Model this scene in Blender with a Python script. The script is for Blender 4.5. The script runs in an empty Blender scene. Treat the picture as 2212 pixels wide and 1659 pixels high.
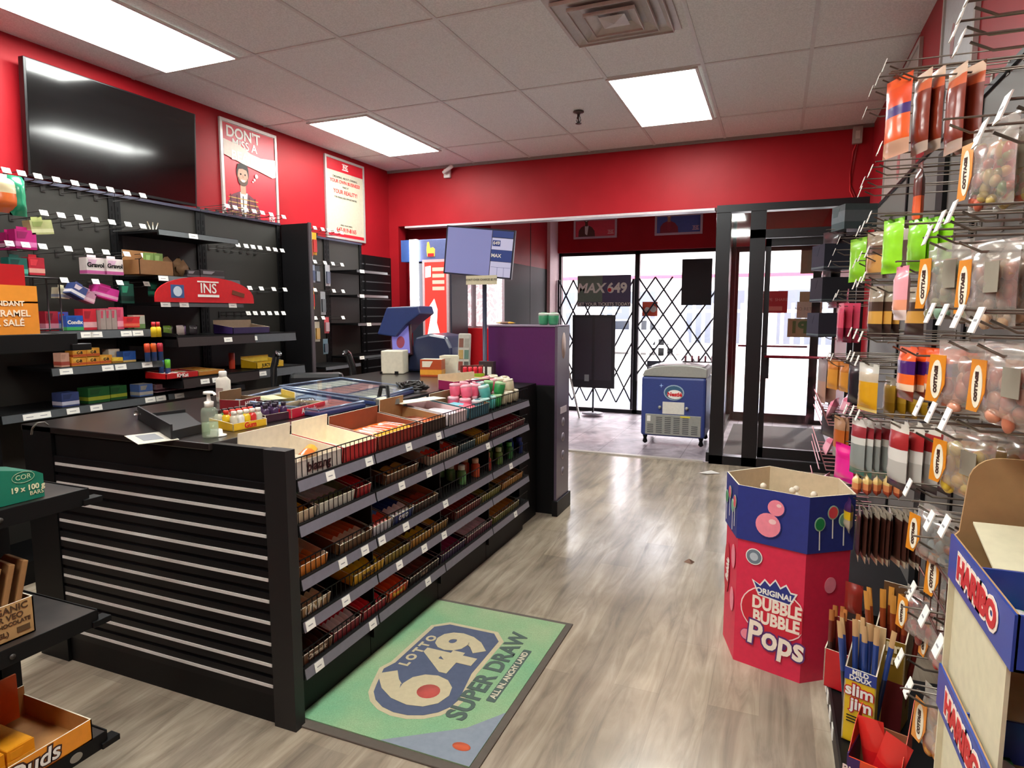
import bpy, math, random
from mathutils import Vector, Matrix
random.seed(7)
C = bpy.context.scene.collection
SC = bpy.context.scene
R = math.radians
PI = math.pi
# ------------------------------------------------------------------ camera, world, sun, exposure
EYE = Vector((0, 0, 1.55)); YAW = R(22.43); PIT = R(6.38); FPX = 1380.0
cam = bpy.data.objects.new('camera', bpy.data.cameras.new('camera')); C.objects.link(cam)
cam.location = EYE; cam.rotation_euler = (R(90) - PIT, 0, YAW)
cam.data.sensor_width = 36; cam.data.lens = FPX / 2212 * 36; cam.data.clip_start = .05
SC.camera = cam
w = bpy.data.worlds.new('world'); SC.world = w; w.use_nodes = True
bg = w.node_tree.nodes['Background']; bg.inputs[0].default_value = (.93, .93, 1, 1); bg.inputs[1].default_value = 4.6
sun = bpy.data.objects.new('sun', bpy.data.lights.new('sun', 'SUN')); C.objects.link(sun)
sun.data.energy = 7; sun.data.angle = R(1.5); sun.rotation_euler = (R(-48), 0, R(-14)); sun.data.color = (1, .93, .86)
SC.view_settings.view_transform = 'Standard'; SC.view_settings.look = 'None'
SC.view_settings.exposure = 0.68; SC.view_settings.gamma = 1
SC.view_settings.use_curve_mapping = False
CEIL = 3.245
# ------------------------------------------------------------------ measuring helpers: photo measurements to metres on a known plane
_fw = Vector((-math.sin(YAW) * math.cos(PIT), math.cos(YAW) * math.cos(PIT), -math.sin(PIT)))
_rt = _fw.cross(Vector((0, 0, 1))).normalized(); _up = _rt.cross(_fw)
def at(x, y, ax, v):
    d = _rt * (x - 1106) - _up * (y - 829.5) + _fw * FPX
    return EYE + d * ((v - EYE[ax]) / d[ax])
def ypx(px, X, z):          # y of the point on plane x=X, height z seen in photo column px
    k = (px - 1106) / FPX
    a = Vector((X, 0, z - EYE.z)); b = Vector((0, 1, 0))
    return -(a.dot(_rt) - k * a.dot(_fw)) / (b.dot(_rt) - k * b.dot(_fw))
# ------------------------------------------------------------------ materials
def lin(h):
    if not isinstance(h, str): return tuple(h)
    c = [int(h[i:i + 2], 16) / 255 for i in (0, 2, 4)]
    return tuple(v / 12.92 if v < .04045 else ((v + .055) / 1.055) ** 2.4 for v in c)
_M = {}
def mat(col, rough=.5, metal=0, emit=0, coat=0, alpha=1):
    key = (col, rough, metal, emit, coat, alpha)
    if key in _M: return _M[key]
    m = bpy.data.materials.new('surface_' + str(len(_M))); m.use_nodes = True
    nt = m.node_tree; b = nt.nodes['Principled BSDF']; c = lin(col)
    b.inputs['Base Color'].default_value = (*c, 1); b.inputs['Roughness'].default_value = rough
    b.inputs['Metallic'].default_value = metal
    if sum(c) < .03 and rough > .38: b.inputs['Specular IOR Level'].default_value = .22
    b.inputs['Coat Weight'].default_value = coat; b.inputs['Coat Roughness'].default_value = .12
    if emit: b.inputs['Emission Color'].default_value = (*c, 1); b.inputs['Emission Strength'].default_value = emit
    if alpha < 1: b.inputs['Alpha'].default_value = alpha
    if rough >= .3 and not emit and alpha == 1:
        n = nt.nodes.new('ShaderNodeTexNoise'); n.inputs['Scale'].default_value = 40; n.inputs['Detail'].default_value = 3
        g = nt.nodes.new('ShaderNodeTexCoord'); nt.links.new(g.outputs['Object'], n.inputs['Vector'])
        mx = nt.nodes.new('ShaderNodeMix'); mx.data_type = 'RGBA'
        mx.inputs['A'].default_value = (*[v * .86 for v in c], 1); mx.inputs['B'].default_value = (*[min(1, v * 1.12) for v in c], 1)
        nt.links.new(n.outputs['Fac'], mx.inputs['Factor']); nt.links.new(mx.outputs['Result'], b.inputs['Base Color'])
    _M[key] = m; return m
def nodemat(name):
    m = bpy.data.materials.new(name); m.use_nodes = True
    return m, m.node_tree, m.node_tree.nodes['Principled BSDF']
def N(nt, t, **k):
    n = nt.nodes.new(t)
    for a, v in k.items():
        if a in n.inputs: n.inputs[a].default_value = v
        else: setattr(n, a, v)
    return n
def ramp(nt, src, stops):
    r = nt.nodes.new('ShaderNodeValToRGB'); e = r.color_ramp.elements
    while len(e) < len(stops): e.new(.5)
    for i, (p, c) in enumerate(stops): e[i].position = p; e[i].color = (*lin(c), 1)
    nt.links.new(src, r.inputs[0]); return r.outputs[0]
def m_floor():
    m, nt, b = nodemat('plank_floor'); L = nt.links
    g = N(nt, 'ShaderNodeTexCoord'); mp = N(nt, 'ShaderNodeMapping'); mp.inputs['Rotation'].default_value = (0, 0, R(90))
    L.new(g.outputs['Object'], mp.inputs[0])
    br = N(nt, 'ShaderNodeTexBrick'); br.offset = .37; br.offset_frequency = 2
    for k, v in {'Scale': 1, 'Mortar Size': .0015, 'Brick Width': 1.25, 'Row Height': .19, 'Bias': 0}.items(): br.inputs[k].default_value = v
    br.inputs['Color1'].default_value = (0, 0, 0, 1); br.inputs['Color2'].default_value = (1, 1, 1, 1); br.inputs['Mortar'].default_value = (.1, .1, .1, 1)
    L.new(mp.outputs[0], br.inputs['Vector'])
    m2 = N(nt, 'ShaderNodeMapping'); m2.inputs['Scale'].default_value = (9, 1.1, 1); L.new(g.outputs['Object'], m2.inputs[0])
    n = N(nt, 'ShaderNodeTexNoise', Scale=1.6, Detail=8, Roughness=.62, Distortion=.8); L.new(m2.outputs[0], n.inputs['Vector'])
    n2 = N(nt, 'ShaderNodeTexNoise', Scale=2.2, Detail=3); L.new(g.outputs['Object'], n2.inputs['Vector'])
    c1 = ramp(nt, n.outputs['Fac'], [(.3, '857763'), (.5, 'b4a794'), (.68, 'cfc4b2')])
    c2 = ramp(nt, br.outputs['Color'], [(0, 'a89b8a'), (.5, 'c2b7a6'), (1, 'dcd2c2')])
    mx = N(nt, 'ShaderNodeMix', data_type='RGBA', blend_type='MULTIPLY'); mx.inputs['Factor'].default_value = .75
    L.new(c1, mx.inputs['A']); L.new(c2, mx.inputs['B'])
    br2 = N(nt, 'ShaderNodeBrightContrast', Bright=.1, Contrast=.05); L.new(mx.outputs['Result'], br2.inputs[0])
    mx2 = N(nt, 'ShaderNodeMix', data_type='RGBA', blend_type='MULTIPLY'); mx2.inputs['Factor'].default_value = .6
    L.new(br2.outputs[0], mx2.inputs['A']); L.new(ramp(nt, n2.outputs['Fac'], [(.35, 'c8c2ba'), (.6, 'ffffff')]), mx2.inputs['B'])
    L.new(mx2.outputs['Result'], b.inputs['Base Color'])
    L.new(ramp(nt, n.outputs['Fac'], [(.3, '8c8c8c'), (.7, '6c6c6c')]), b.inputs['Roughness'])
    bp = N(nt, 'ShaderNodeBump', Strength=.12, Distance=.004); L.new(n.outputs['Fac'], bp.inputs['Height']); L.new(bp.outputs[0], b.inputs['Normal'])
    return m
def m_tile():
    m, nt, b = nodemat('stone_tile'); L = nt.links
    g = N(nt, 'ShaderNodeTexCoord')
    n = N(nt, 'ShaderNodeTexNoise', Scale=5, Detail=7, Roughness=.6, Distortion=.6); L.new(g.outputs['Object'], n.inputs['Vector'])
    br = N(nt, 'ShaderNodeTexBrick'); br.offset = 0
    for k, v in {'Scale': 1, 'Mortar Size': .004, 'Brick Width': .45, 'Row Height': .45}.items(): br.inputs[k].default_value = v
    br.inputs['Color1'].default_value = (1, 1, 1, 1); br.inputs['Color2'].default_value = (.9, .9, .9, 1); br.inputs['Mortar'].default_value = (.35, .3, .3, 1)
    L.new(g.outputs['Object'], br.inputs['Vector'])
    mx = N(nt, 'ShaderNodeMix', data_type='RGBA', blend_type='MULTIPLY'); mx.inputs['Factor'].default_value = 1
    L.new(ramp(nt, n.outputs['Fac'], [(.35, '7c7078'), (.5, 'a0929a'), (.65, 'b8acb6')]), mx.inputs['A']); L.new(br.outputs['Color'], mx.inputs['B'])
    L.new(mx.outputs['Result'], b.inputs['Base Color']); b.inputs['Roughness'].default_value = .4
    return m
def m_speckle(name, c1, c2, scale, rough=.85, bump=.1, p=(.42, .58)):
    m, nt, b = nodemat(name); L = nt.links
    g = N(nt, 'ShaderNodeTexCoord')
    n = N(nt, 'ShaderNodeTexNoise', Scale=scale, Detail=4); L.new(g.outputs['Object'], n.inputs['Vector'])
    L.new(ramp(nt, n.outputs['Fac'], [(p[0], c1), (p[1], c2)]), b.inputs['Base Color']); b.inputs['Roughness'].default_value = rough
    bp = N(nt, 'ShaderNodeBump', Strength=bump, Distance=.002); L.new(n.outputs['Fac'], bp.inputs['Height']); L.new(bp.outputs[0], b.inputs['Normal'])
    return m
def m_pegboard(name, base, hole, axes=(1, 2), pitch=.0254):
    m, nt, b = nodemat(name); L = nt.links
    g = N(nt, 'ShaderNodeTexCoord'); s = N(nt, 'ShaderNodeSeparateXYZ'); L.new(g.outputs['Object'], s.inputs[0])
    outs = []
    for a in axes:
        d = N(nt, 'ShaderNodeMath', operation='DIVIDE'); L.new(s.outputs[a], d.inputs[0]); d.inputs[1].default_value = pitch
        f = N(nt, 'ShaderNodeMath', operation='FRACT'); L.new(d.outputs[0], f.inputs[0])
        u = N(nt, 'ShaderNodeMath', operation='SUBTRACT'); L.new(f.outputs[0], u.inputs[0]); u.inputs[1].default_value = .5
        q = N(nt, 'ShaderNodeMath', operation='MULTIPLY'); L.new(u.outputs[0], q.inputs[0]); L.new(u.outputs[0], q.inputs[1]); outs.append(q)
    ad = N(nt, 'ShaderNodeMath', operation='ADD'); L.new(outs[0].outputs[0], ad.inputs[0]); L.new(outs[1].outputs[0], ad.inputs[1])
    lt = N(nt, 'ShaderNodeMath', operation='LESS_THAN'); L.new(ad.outputs[0], lt.inputs[0]); lt.inputs[1].default_value = .035
    mx = N(nt, 'ShaderNodeMix', data_type='RGBA'); mx.inputs['A'].default_value = (*lin(base), 1); mx.inputs['B'].default_value = (*lin(hole), 1)
    L.new(lt.outputs[0], mx.inputs['Factor']); L.new(mx.outputs['Result'], b.inputs['Base Color']); b.inputs['Roughness'].default_value = .55
    return m
def m_glass(name, tint='ffffff', gl=.12):
    m = bpy.data.materials.new(name); m.use_nodes = True; nt = m.node_tree; nt.nodes.remove(nt.nodes['Principled BSDF'])
    t = N(nt, 'ShaderNodeBsdfTransparent', Color=(*lin(tint), 1)); gz = N(nt, 'ShaderNodeBsdfGlossy', Roughness=.04)
    f = N(nt, 'ShaderNodeFresnel', IOR=1.45); a = N(nt, 'ShaderNodeMath', operation='MULTIPLY_ADD'); a.inputs[1].default_value = .8 if gl else .3; a.inputs[2].default_value = gl * .2
    nt.links.new(f.outputs[0], a.inputs[0])
    mx = N(nt, 'ShaderNodeMixShader'); nt.links.new(a.outputs[0], mx.inputs[0]); nt.links.new(t.outputs[0], mx.inputs[1]); nt.links.new(gz.outputs[0], mx.inputs[2])
    nt.links.new(mx.outputs[0], nt.nodes['Material Output'].inputs[0]); return m
def m_film():
    m = bpy.data.materials.new('clear_film'); m.use_nodes = True; nt = m.node_tree; nt.nodes.remove(nt.nodes['Principled BSDF'])
    t = N(nt, 'ShaderNodeBsdfTransparent', Color=(.93, .9, .86, 1)); gz = N(nt, 'ShaderNodeBsdfGlossy', Roughness=.16)
    d = N(nt, 'ShaderNodeBsdfDiffuse', Color=(.8, .74, .68, 1))
    m1 = N(nt, 'ShaderNodeMixShader'); m1.inputs[0].default_value = .45; nt.links.new(gz.outputs[0], m1.inputs[1]); nt.links.new(d.outputs[0], m1.inputs[2])
    mx = N(nt, 'ShaderNodeMixShader'); mx.inputs[0].default_value = .42; nt.links.new(t.outputs[0], mx.inputs[1]); nt.links.new(m1.outputs[0], mx.inputs[2])
    nt.links.new(mx.outputs[0], nt.nodes['Material Output'].inputs[0]); return m
BLK = mat('0e0e0f', .5); BLK2 = mat('151416', .42); DK = mat('1a1a1c', .5); WHT = mat('eeebe2', .5); TAG = mat('f4f1e8', .5); GREYT = mat('8f9094', .5)
CHR = mat('b9b4ac', .28, .85); WIRE = mat('8d867e', .32, .8); BWIRE = mat('101012', .4, .3); STRIP = mat('74727c', .3)
RED = mat('d4141f', .5); KRAFT = mat('a98458', .8); CREAM = mat('e6dcc4', .7); INK = mat('18181a', .6); ALU = mat('dededa', .4)
GLASS = m_glass('pane_glass'); CGLASS = m_glass('case_glass', 'f4f8fc', 0); FILM = m_film(); PEG = m_pegboard('pegboard_dark', '26241f', '050505'); PEGR = m_pegboard('pegboard_grey', '6b6763', '141210')
WPLAST = mat('efece3', .3, coat=.3)
# ------------------------------------------------------------------ mesh helpers
class MB:
    def __init__(s): s.v = []; s.f = []; s.mi = []; s.ms = []; s.sm = []
    def _m(s, m):
        if m not in s.ms: s.ms.append(m)
        return s.ms.index(m)
    def add(s, vs, fs, m, T=None, smooth=False):
        o = len(s.v); k = s._m(m)
        s.v += [tuple(T @ Vector(p)) if T is not None else tuple(p) for p in vs]
        for f in fs: s.f.append(tuple(i + o for i in f)); s.mi.append(k); s.sm.append(smooth)
        return s
    def box(s, x0, x1, y0, y1, z0, z1, m, T=None):
        v = [(x0, y0, z0), (x1, y0, z0), (x1, y1, z0), (x0, y1, z0), (x0, y0, z1), (x1, y0, z1), (x1, y1, z1), (x0, y1, z1)]
        return s.add(v, [(0, 3, 2, 1), (4, 5, 6, 7), (0, 1, 5, 4), (1, 2, 6, 5), (2, 3, 7, 6), (3, 0, 4, 7)], m, T)
    def prism(s, pts, h0, h1, m, axis='z', T=None):   # polygon extruded; axis z: (x,y) pts; axis y: (x,z) pts; axis x: (y,z) pts
        f = {'z': lambda p, h: (p[0], p[1], h), 'y': lambda p, h: (p[0], h, p[1]), 'x': lambda p, h: (h, p[0], p[1])}[axis]
        n = len(pts); v = [f(p, h0) for p in pts] + [f(p, h1) for p in pts]
        return s.add(v, [tuple(range(n)), tuple(range(2 * n - 1, n - 1, -1))] + [(i, i + n, (i + 1) % n + n, (i + 1) % n) for i in range(n)], m, T)
    def tube(s, pts, r, m, seg=6, T=None):
        pts = [Vector(p) for p in pts]; v = []; f = []
        for i, p in enumerate(pts):
            d = (pts[min(i + 1, len(pts) - 1)] - pts[max(i - 1, 0)]).normalized()
            a = d.cross(Vector((0, 0, 1)));
            if a.length < .05: a = d.cross(Vector((1, 0, 0)))
            a.normalize(); b = d.cross(a)
            for k in range(seg):
                t = 2 * PI * k / seg; v.append(p + (a * math.cos(t) + b * math.sin(t)) * r)
        for i in range(len(pts) - 1):
            for k in range(seg):
                f.append((i * seg + k, i * seg + (k + 1) % seg, (i + 1) * seg + (k + 1) % seg, (i + 1) * seg + k))
        f += [tuple(range(seg)), tuple(reversed(range((len(pts) - 1) * seg, len(pts) * seg)))]
        return s.add(v, f, m, T, True)
    def lathe(s, prof, m, seg=16, T=None, sx=1, sy=1):   # prof [(r,z)...]
        v = []; f = []
        for r, z in prof:
            for k in range(seg): t = 2 * PI * k / seg; v.append((r * math.cos(t) * sx, r * math.sin(t) * sy, z))
        for i in range(len(prof) - 1):
            for k in range(seg): f.append((i * seg + k, i * seg + (k + 1) % seg, (i + 1) * seg + (k + 1) % seg, (i + 1) * seg + k))
        f += [tuple(reversed(range(seg))), tuple(range((len(prof) - 1) * seg, len(prof) * seg))]
        return s.add(v, f, m, T, True)
    def ball(s, c, r, m, sc=(1, 1, 1), seg=10, T=None):
        pr = [(max(.001, math.sin(PI * i / 7)), -math.cos(PI * i / 7)) for i in range(8)]
        return s.lathe(pr, m, seg, (T if T is not None else Matrix()) @ Matrix.Translation(c) @ Matrix.Diagonal((r * sc[0], r * sc[1], r * sc[2], 1)))
    def pillow(s, w, h, t, bands, T=None, nu=6, nv=12, z0=0, flat=.08, seed=0, wob=.0):
        # upright pouch in the XZ plane; bands [(v_end, material)...] from the top down; fat in the middle, sealed at the ends
        rd = random.Random(seed)
        for side in (-1, 1):
            vs = []
            for j in range(nv + 1):
                v = j / nv
                for i in range(nu + 1):
                    u = i / nu
                    e = max(0, min(1, (v - flat) / .18)) * max(0, min(1, (1 - flat * .6 - v) / .16))
                    th = t / 2 * math.sin(PI * u) ** .6 * math.sin(PI / 2 * e)
                    nz = (rd.random() - .5) * wob if 0 < i < nu and 0 < j < nv else 0
                    vs.append(((u - .5) * w * (1 - .05 * math.sin(PI * v)), side * (th + max(0, nz)) , z0 + h * (1 - v)))
            for j in range(nv):
                mm = next(m for e, m in bands if (j + .5) / nv <= e)
                q = []
                for i in range(nu):
                    a = j * (nu + 1) + i; q.append((a, a + 1, a + nu + 2, a + nu + 1) if side > 0 else (a, a + nu + 1, a + nu + 2, a + 1))
                k = s._m(mm); o = len(s.v)
                s.add(vs if j == 0 else [], [], mm, T)
                base = o if j == 0 else s._pb
                s._pb = base
                for f in q: s.f.append(tuple(x + base for x in f)); s.mi.append(k); s.sm.append(True)
        return s
    def mesh(s, name):
        me = bpy.data.meshes.new(name); me.from_pydata(s.v, [], s.f)
        for m in s.ms: me.materials.append(m)
        me.polygons.foreach_set('material_index', s.mi); me.polygons.foreach_set('use_smooth', s.sm); me.update(); return me
    def build(s, name, parent=None, bevel=0, label=None):
        o = bpy.data.objects.new(name, s.mesh(name)); C.objects.link(o); o.parent = parent
        if bevel:
            b = o.modifiers.new('bevel', 'BEVEL'); b.width = bevel; b.segments = 2; b.limit_method = 'ANGLE'; b.angle_limit = R(40)
        if label: o['label'] = label
        return o
def tag(o, label, cat, group=None):
    o['label'] = label; o['category'] = cat
    if group: o['group'] = group
    return o
def thing(name, label, cat, loc=(0, 0, 0), rz=0, group=None):
    o = bpy.data.objects.new(name, None); C.objects.link(o); o.empty_display_size = .05
    o.location = loc; o.rotation_euler = (0, 0, R(rz)); return tag(o, label, cat, group)
def place(o, loc, rz=0, rx=0, ry=0):
    o.location = loc; o.rotation_euler = (R(rx), R(ry), R(rz)); return o
def struct(o): o['kind'] = 'structure'; return o
def dup(o, loc, rz=0, label=None, rx=0, ry=0, group=None):
    c = o.copy(); C.objects.link(c); place(c, loc, rz, rx, ry)
    if label: c['label'] = label
    if group: c['group'] = group
    for ch in o.children:
        d = ch.copy(); C.objects.link(d); d.parent = c
        for g in ch.children:
            e = g.copy(); C.objects.link(e); e.parent = d
    return c
def lettering(parent, s, size, loc, m, rot=(90, 0, 0), bold=0, name='lettering', align='CENTER', sx=1, shear=0):
    cu = bpy.data.curves.new(name, 'FONT'); cu.body = s; cu.size = size; cu.align_x = align; cu.align_y = 'CENTER'
    cu.offset = bold; cu.extrude = .0004; cu.shear = shear; cu.space_line = .85; cu.resolution_u = 3; cu.materials.append(m)
    tmp = bpy.data.objects.new(name, cu); me = bpy.data.meshes.new_from_object(tmp); bpy.data.objects.remove(tmp)
    if not me.materials: me.materials.append(m)
    o = bpy.data.objects.new(name, me); C.objects.link(o); o.parent = parent; o.location = loc
    o.rotation_euler = tuple(R(a) for a in rot); o.scale = (sx, 1, 1); return o
def disc(r, x, y, z, m, mb=None, t=.001, ax='y', seg=20, sx=1, sz=1):
    mb = mb or MB(); return mb.prism([(x + r * sx * math.cos(2 * PI * k / seg), z + r * sz * math.sin(2 * PI * k / seg)) for k in range(seg)], y, y - t, m, 'y')
# ------------------------------------------------------------------ room shell
XL, XR, YF, YW, YB = -4.42, .735, 6.78, 9.7, -3.2
M_CEIL = m_speckle('ceiling_tile', 'dce2e0', 'ecf1ef', 120, bump=.25)
def m_wallred():
    m, nt, b = nodemat('red_paint'); L = nt.links
    g = N(nt, 'ShaderNodeTexCoord'); n = N(nt, 'ShaderNodeTexNoise', Scale=3, Detail=4); L.new(g.outputs['Object'], n.inputs['Vector'])
    L.new(ramp(nt, n.outputs['Fac'], [(.3, '9a161f'), (.7, 'a41a24')]), b.inputs['Base Color']); b.inputs['Roughness'].default_value = .45; b.inputs['Specular IOR Level'].default_value = .18
    n2 = N(nt, 'ShaderNodeTexNoise', Scale=180, Detail=2); L.new(g.outputs['Object'], n2.inputs['Vector'])
    bp = N(nt, 'ShaderNodeBump', Strength=.08, Distance=.002); L.new(n2.outputs['Fac'], bp.inputs['Height']); L.new(bp.outputs[0], b.inputs['Normal'])
    return m
REDW = m_wallred(); OFFW = mat('d8d4cf', .6)
def sbox(name, x0, x1, y0, y1, z0, z1, m): return struct(MB().box(x0, x1, y0, y1, z0, z1, m).build(name))
sbox('floor', XL - .1, XR + .1, YB - .1, YF + .03, -.1, 0, m_floor())
sbox('floor_entrance', XL - .1, XR + .1, YF + .03, 9.95, -.1, .002, m_tile())
sbox('ceiling', XL - .15, XR + .15, YB - .1, YF + .02, CEIL, CEIL + .12, M_CEIL)
sbox('ceiling_entrance', XL - .15, XR + .15, YF + .02, 9.95, 2.95, 3.3, mat('c9c2bd', .8))
sbox('wall_left', XL - .12, XL, YB, 9.9, 0, CEIL, REDW)
sbox('wall_right', XR, XR + .12, YB, 9.9, 0, CEIL, REDW)
sbox('wall_back', XL, XR, YB - .12, YB, 0, CEIL, REDW)
sbox('wall_fascia', -4.29, XR, YF, YF + .16, 2.585, CEIL, REDW)
sbox('wall_pilaster', XL, -4.29, YF, YF + .16, 0, CEIL, REDW)
sbox('wall_entrance_left', XL, -3.25, 7.2, 7.3, 0, 2.95, REDW)
a = MB(); a.box(-3.35, -3.25, 7.3, 9.26, 2.2, 2.95, REDW); a.box(-3.35, -3.25, 7.3, 9.26, 0, 2.2, BLK); a.box(-3.252, -3.247, 8.55, 8.57, 0, 2.95, BLK2); struct(a.build('wall_entrance_side'))
sbox('wall_window_reveal', -3.35, -3.2, 9.26, 9.7, 0, 2.95, mat('e2bfc0', .5))
sbox('wall_window_header', -3.35, XR, 9.62, 9.9, 2.47, 2.95, REDW)
sbox('wall_sun_block', XL, XR + .1, 9.62, 9.92, 2.95, 4.1, mat('c9c2b8', .8))  # unseen facade top, added to block the sun
sbox('wall_front_end', XL, -3.2, 9.7, 9.9, 0, 2.95, REDW)
sbox('trim_1', -4.2, -.62, YF + .002, YF + .16, 2.562, 2.584, mat('cfc2c4', .4))
sbox('trim_2', -2.3, -.65, YF - .01, YF + .05, 0, .014, mat('b9b0a6', .35))
# ceiling grid
g = MB(); GM = mat('d6d8d6', .6)
for k in range(-6, 3): x = .135 + .68 * k; g.box(x - .012, x + .012, YB, YF, CEIL - .006, CEIL + .001, GM) if XL < x < XR else None
for k in range(-5, 3): y = 4.755 + 1.3 * k; g.box(XL, XR, y - .012, y + .012, CEIL - .005, CEIL + .001, GM) if YB < y < YF else None
struct(g.build('trim_ceiling_grid'))
a = MB(); a.box(XL, XR, YF - .02, YF, CEIL - .03, CEIL, mat('8d8581', .6)); struct(a.build('trim_3'))
# black slatwall low on the left wall
a = MB(); a.box(XL, XL + .015, 5.0, YF, 0, 2.21, BLK2); a.box(XL, XL + .012, -1, 5.0, 0, 2.21, BLK2)
for k in range(20): z = .2 + k * .1; a.box(XL + .014, XL + .018, 5.75, YF - .03, z, z + .012, mat('6f6f72', .35, .5)); 
a.box(XL + .014, XL + .02, 6.22, 6.25, 0, 2.2, BLK); struct(a.build('trim_slatwall'))
a = MB(); a.box(-4.29, -3.27, 7.18, 7.2, 0, 2.2, BLK2)
for k in range(19): z = .2 + k * .1; a.box(-4.27, -3.4, 7.17, 7.181, z, z + .012, mat('6f6f72', .35, .5))
struct(a.build('trim_slatwall_rear'))
# ------------------------------------------------------------------ ceiling lights
LIT = mat('f8fbf6', .5, emit=18.5)
def ceil_light(x0, x1, y0, y1, z, label, lit=LIT):
    t = thing('ceiling_light', label, 'light', ((x0 + x1) / 2, (y0 + y1) / 2, z), group=None)
    w2, h2 = (x1 - x0) / 2, (y1 - y0) / 2
    f = MB()
    for a_, b_, c_, d_ in ((-w2 - .02, w2 + .02, -h2 - .02, -h2), (-w2 - .02, w2 + .02, h2, h2 + .02), (-w2 - .02, -w2, -h2, h2), (w2, w2 + .02, -h2, h2)):
        f.box(a_, b_, c_, d_, -.016, -.002, OFFW)
    f.build('frame', t); MB().box(-w2, w2, -h2, h2, -.012, -.003, lit).build('diffuser', t); return t
ceil_light(-1.21, -.60, 4.785, 6.035, CEIL, 'white ceiling light panel nearest the entrance beam, on the right beside the sprinkler')
ceil_light(-3.955, -3.35, 4.815, 6.105, CEIL, 'white ceiling light panel above the two wall posters by the far left corner')
ceil_light(-4.05, -3.41, 2.13, 3.43, CEIL, 'white ceiling light panel above the wall mounted television')
ceil_light(-1.21, -.60, .9, 2.2, CEIL, 'white ceiling light panel overhead behind the ceiling vent')
ceil_light(-1.21, -.60, -1.7, -.4, CEIL, 'white ceiling light panel at the rear of the shop')
ceil_light(-3.955, -3.35, -1.7, -.4, CEIL, 'white ceiling light panel at the rear over the left aisle')
ceil_light(-.3, .35, 8.0, 8.6, 2.95, 'small ceiling light panel inside the glass entrance vestibule', mat('fff0c0', .5, emit=3))
# vent
t = thing('ceiling_vent', 'square white stepped air diffuser in the ceiling at the top edge', 'vent', (-.93, 3.78, CEIL))
VM = mat('c4bfba', .5)
f = MB(); f.box(-.33, .33, -.33, .33, -.012, -.002, VM); f.build('base_plate', t)
for i, (s, z) in enumerate(((.29, -.02), (.215, -.03), (.14, -.04))):
    f = MB(); v = []
    for q, zz in ((s, z - .004), (s - .055, z - .004 + .028)): v += [(-q, -q, zz), (q, -q, zz), (q, q, zz), (-q, q, zz)]
    v += [(p[0], p[1], p[2] - .004) for p in v]
    fs = [];
    for k in range(4): n = (k + 1) % 4; fs += [(k, n, n + 4, k + 4), (k + 8, k + 12, n + 12, n + 8), (k, k + 8, n + 8, n), (k + 4, n + 4, n + 12, k + 12)]
    f.add(v, fs, VM); f.box(-s - .004, s + .004, -s - .004, -s, z - .02, z, VM); f.box(-s - .004, s + .004, s, s + .004, z - .02, z, VM); f.box(-s - .004, -s, -s, s, z - .02, z, VM); f.box(s, s + .004, -s, s, z - .02, z, VM)
    f.build('louver_ring', t)
f = MB(); f.add([(-.075, -.075, -.045), (.075, -.075, -.045), (.075, .075, -.045), (-.075, .075, -.045), (0, 0, -.06)], [(0, 1, 4), (1, 2, 4), (2, 3, 4), (3, 0, 4), (3, 2, 1, 0)], VM); f.box(-.02, .02, -.02, .02, -.045, -.012, VM); f.build('center_cone', t)
t = thing('fire_sprinkler', 'small dark pendant fire sprinkler head in the ceiling', 'sprinkler', (-1.627, 5.42, CEIL))
MB().lathe([(.045, -.004), (.045, -.012), (.02, -.02), (.012, -.03)], mat('5c5350', .4, .6), 14).build('escutcheon', t)
MB().lathe([(.012, -.03), (.014, -.06), (.008, -.07), (.008, -.1), (.026, -.1), (.026, -.104)], mat('4a4340', .35, .7), 12).tube([(-.014, 0, -.05), (-.02, 0, -.075), (-.005, 0, -.1)], .003, BLK).tube([(.014, 0, -.05), (.02, 0, -.075), (.005, 0, -.1)], .003, BLK).build('head', t)
t = thing('security_camera', 'small white security camera on the red beam left of centre', 'camera', (-3.6, YF, 3.15))
MB().box(-.04, .04, -.04, 0, -.05, .05, OFFW).build('mount', t, .006); MB().lathe([(.018, -.09), (.022, 0), (.022, .05)], OFFW, 12, Matrix.Translation((.06, -.09, .04)) @ Matrix.Rotation(R(60), 4, 'Y')).tube([(0, -.03, .03), (.05, -.08, .04)], .01, OFFW).build('camera_body', t)
p = at(1852, 290, 1, YF)
t = thing('alarm_sensor_box', 'small beige box high on the red beam at the right corner', 'sensor', (p.x, YF, p.z))
MB().box(-.04, .04, -.05, 0, -.09, .06, mat('a79a90', .5)).build('housing', t, .006); MB().box(-.018, .018, -.053, -.05, -.05, .02, mat('cfc6ba', .4)).build('lens', t)
f = MB(); f.tube([(0, -.01, -.07), (-.03, -.01, -.15), (-.04, -.008, -.35), (-.035, -.008, -.5), (0, -.008, -.58)], .005, RED, 5); f.tube([(.01, -.01, -.07), (-.012, -.01, -.2), (-.03, -.008, -.45), (.03, -.008, -.6)], .004, mat('8a0e16', .5), 5); f.build('cable', t)
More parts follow.
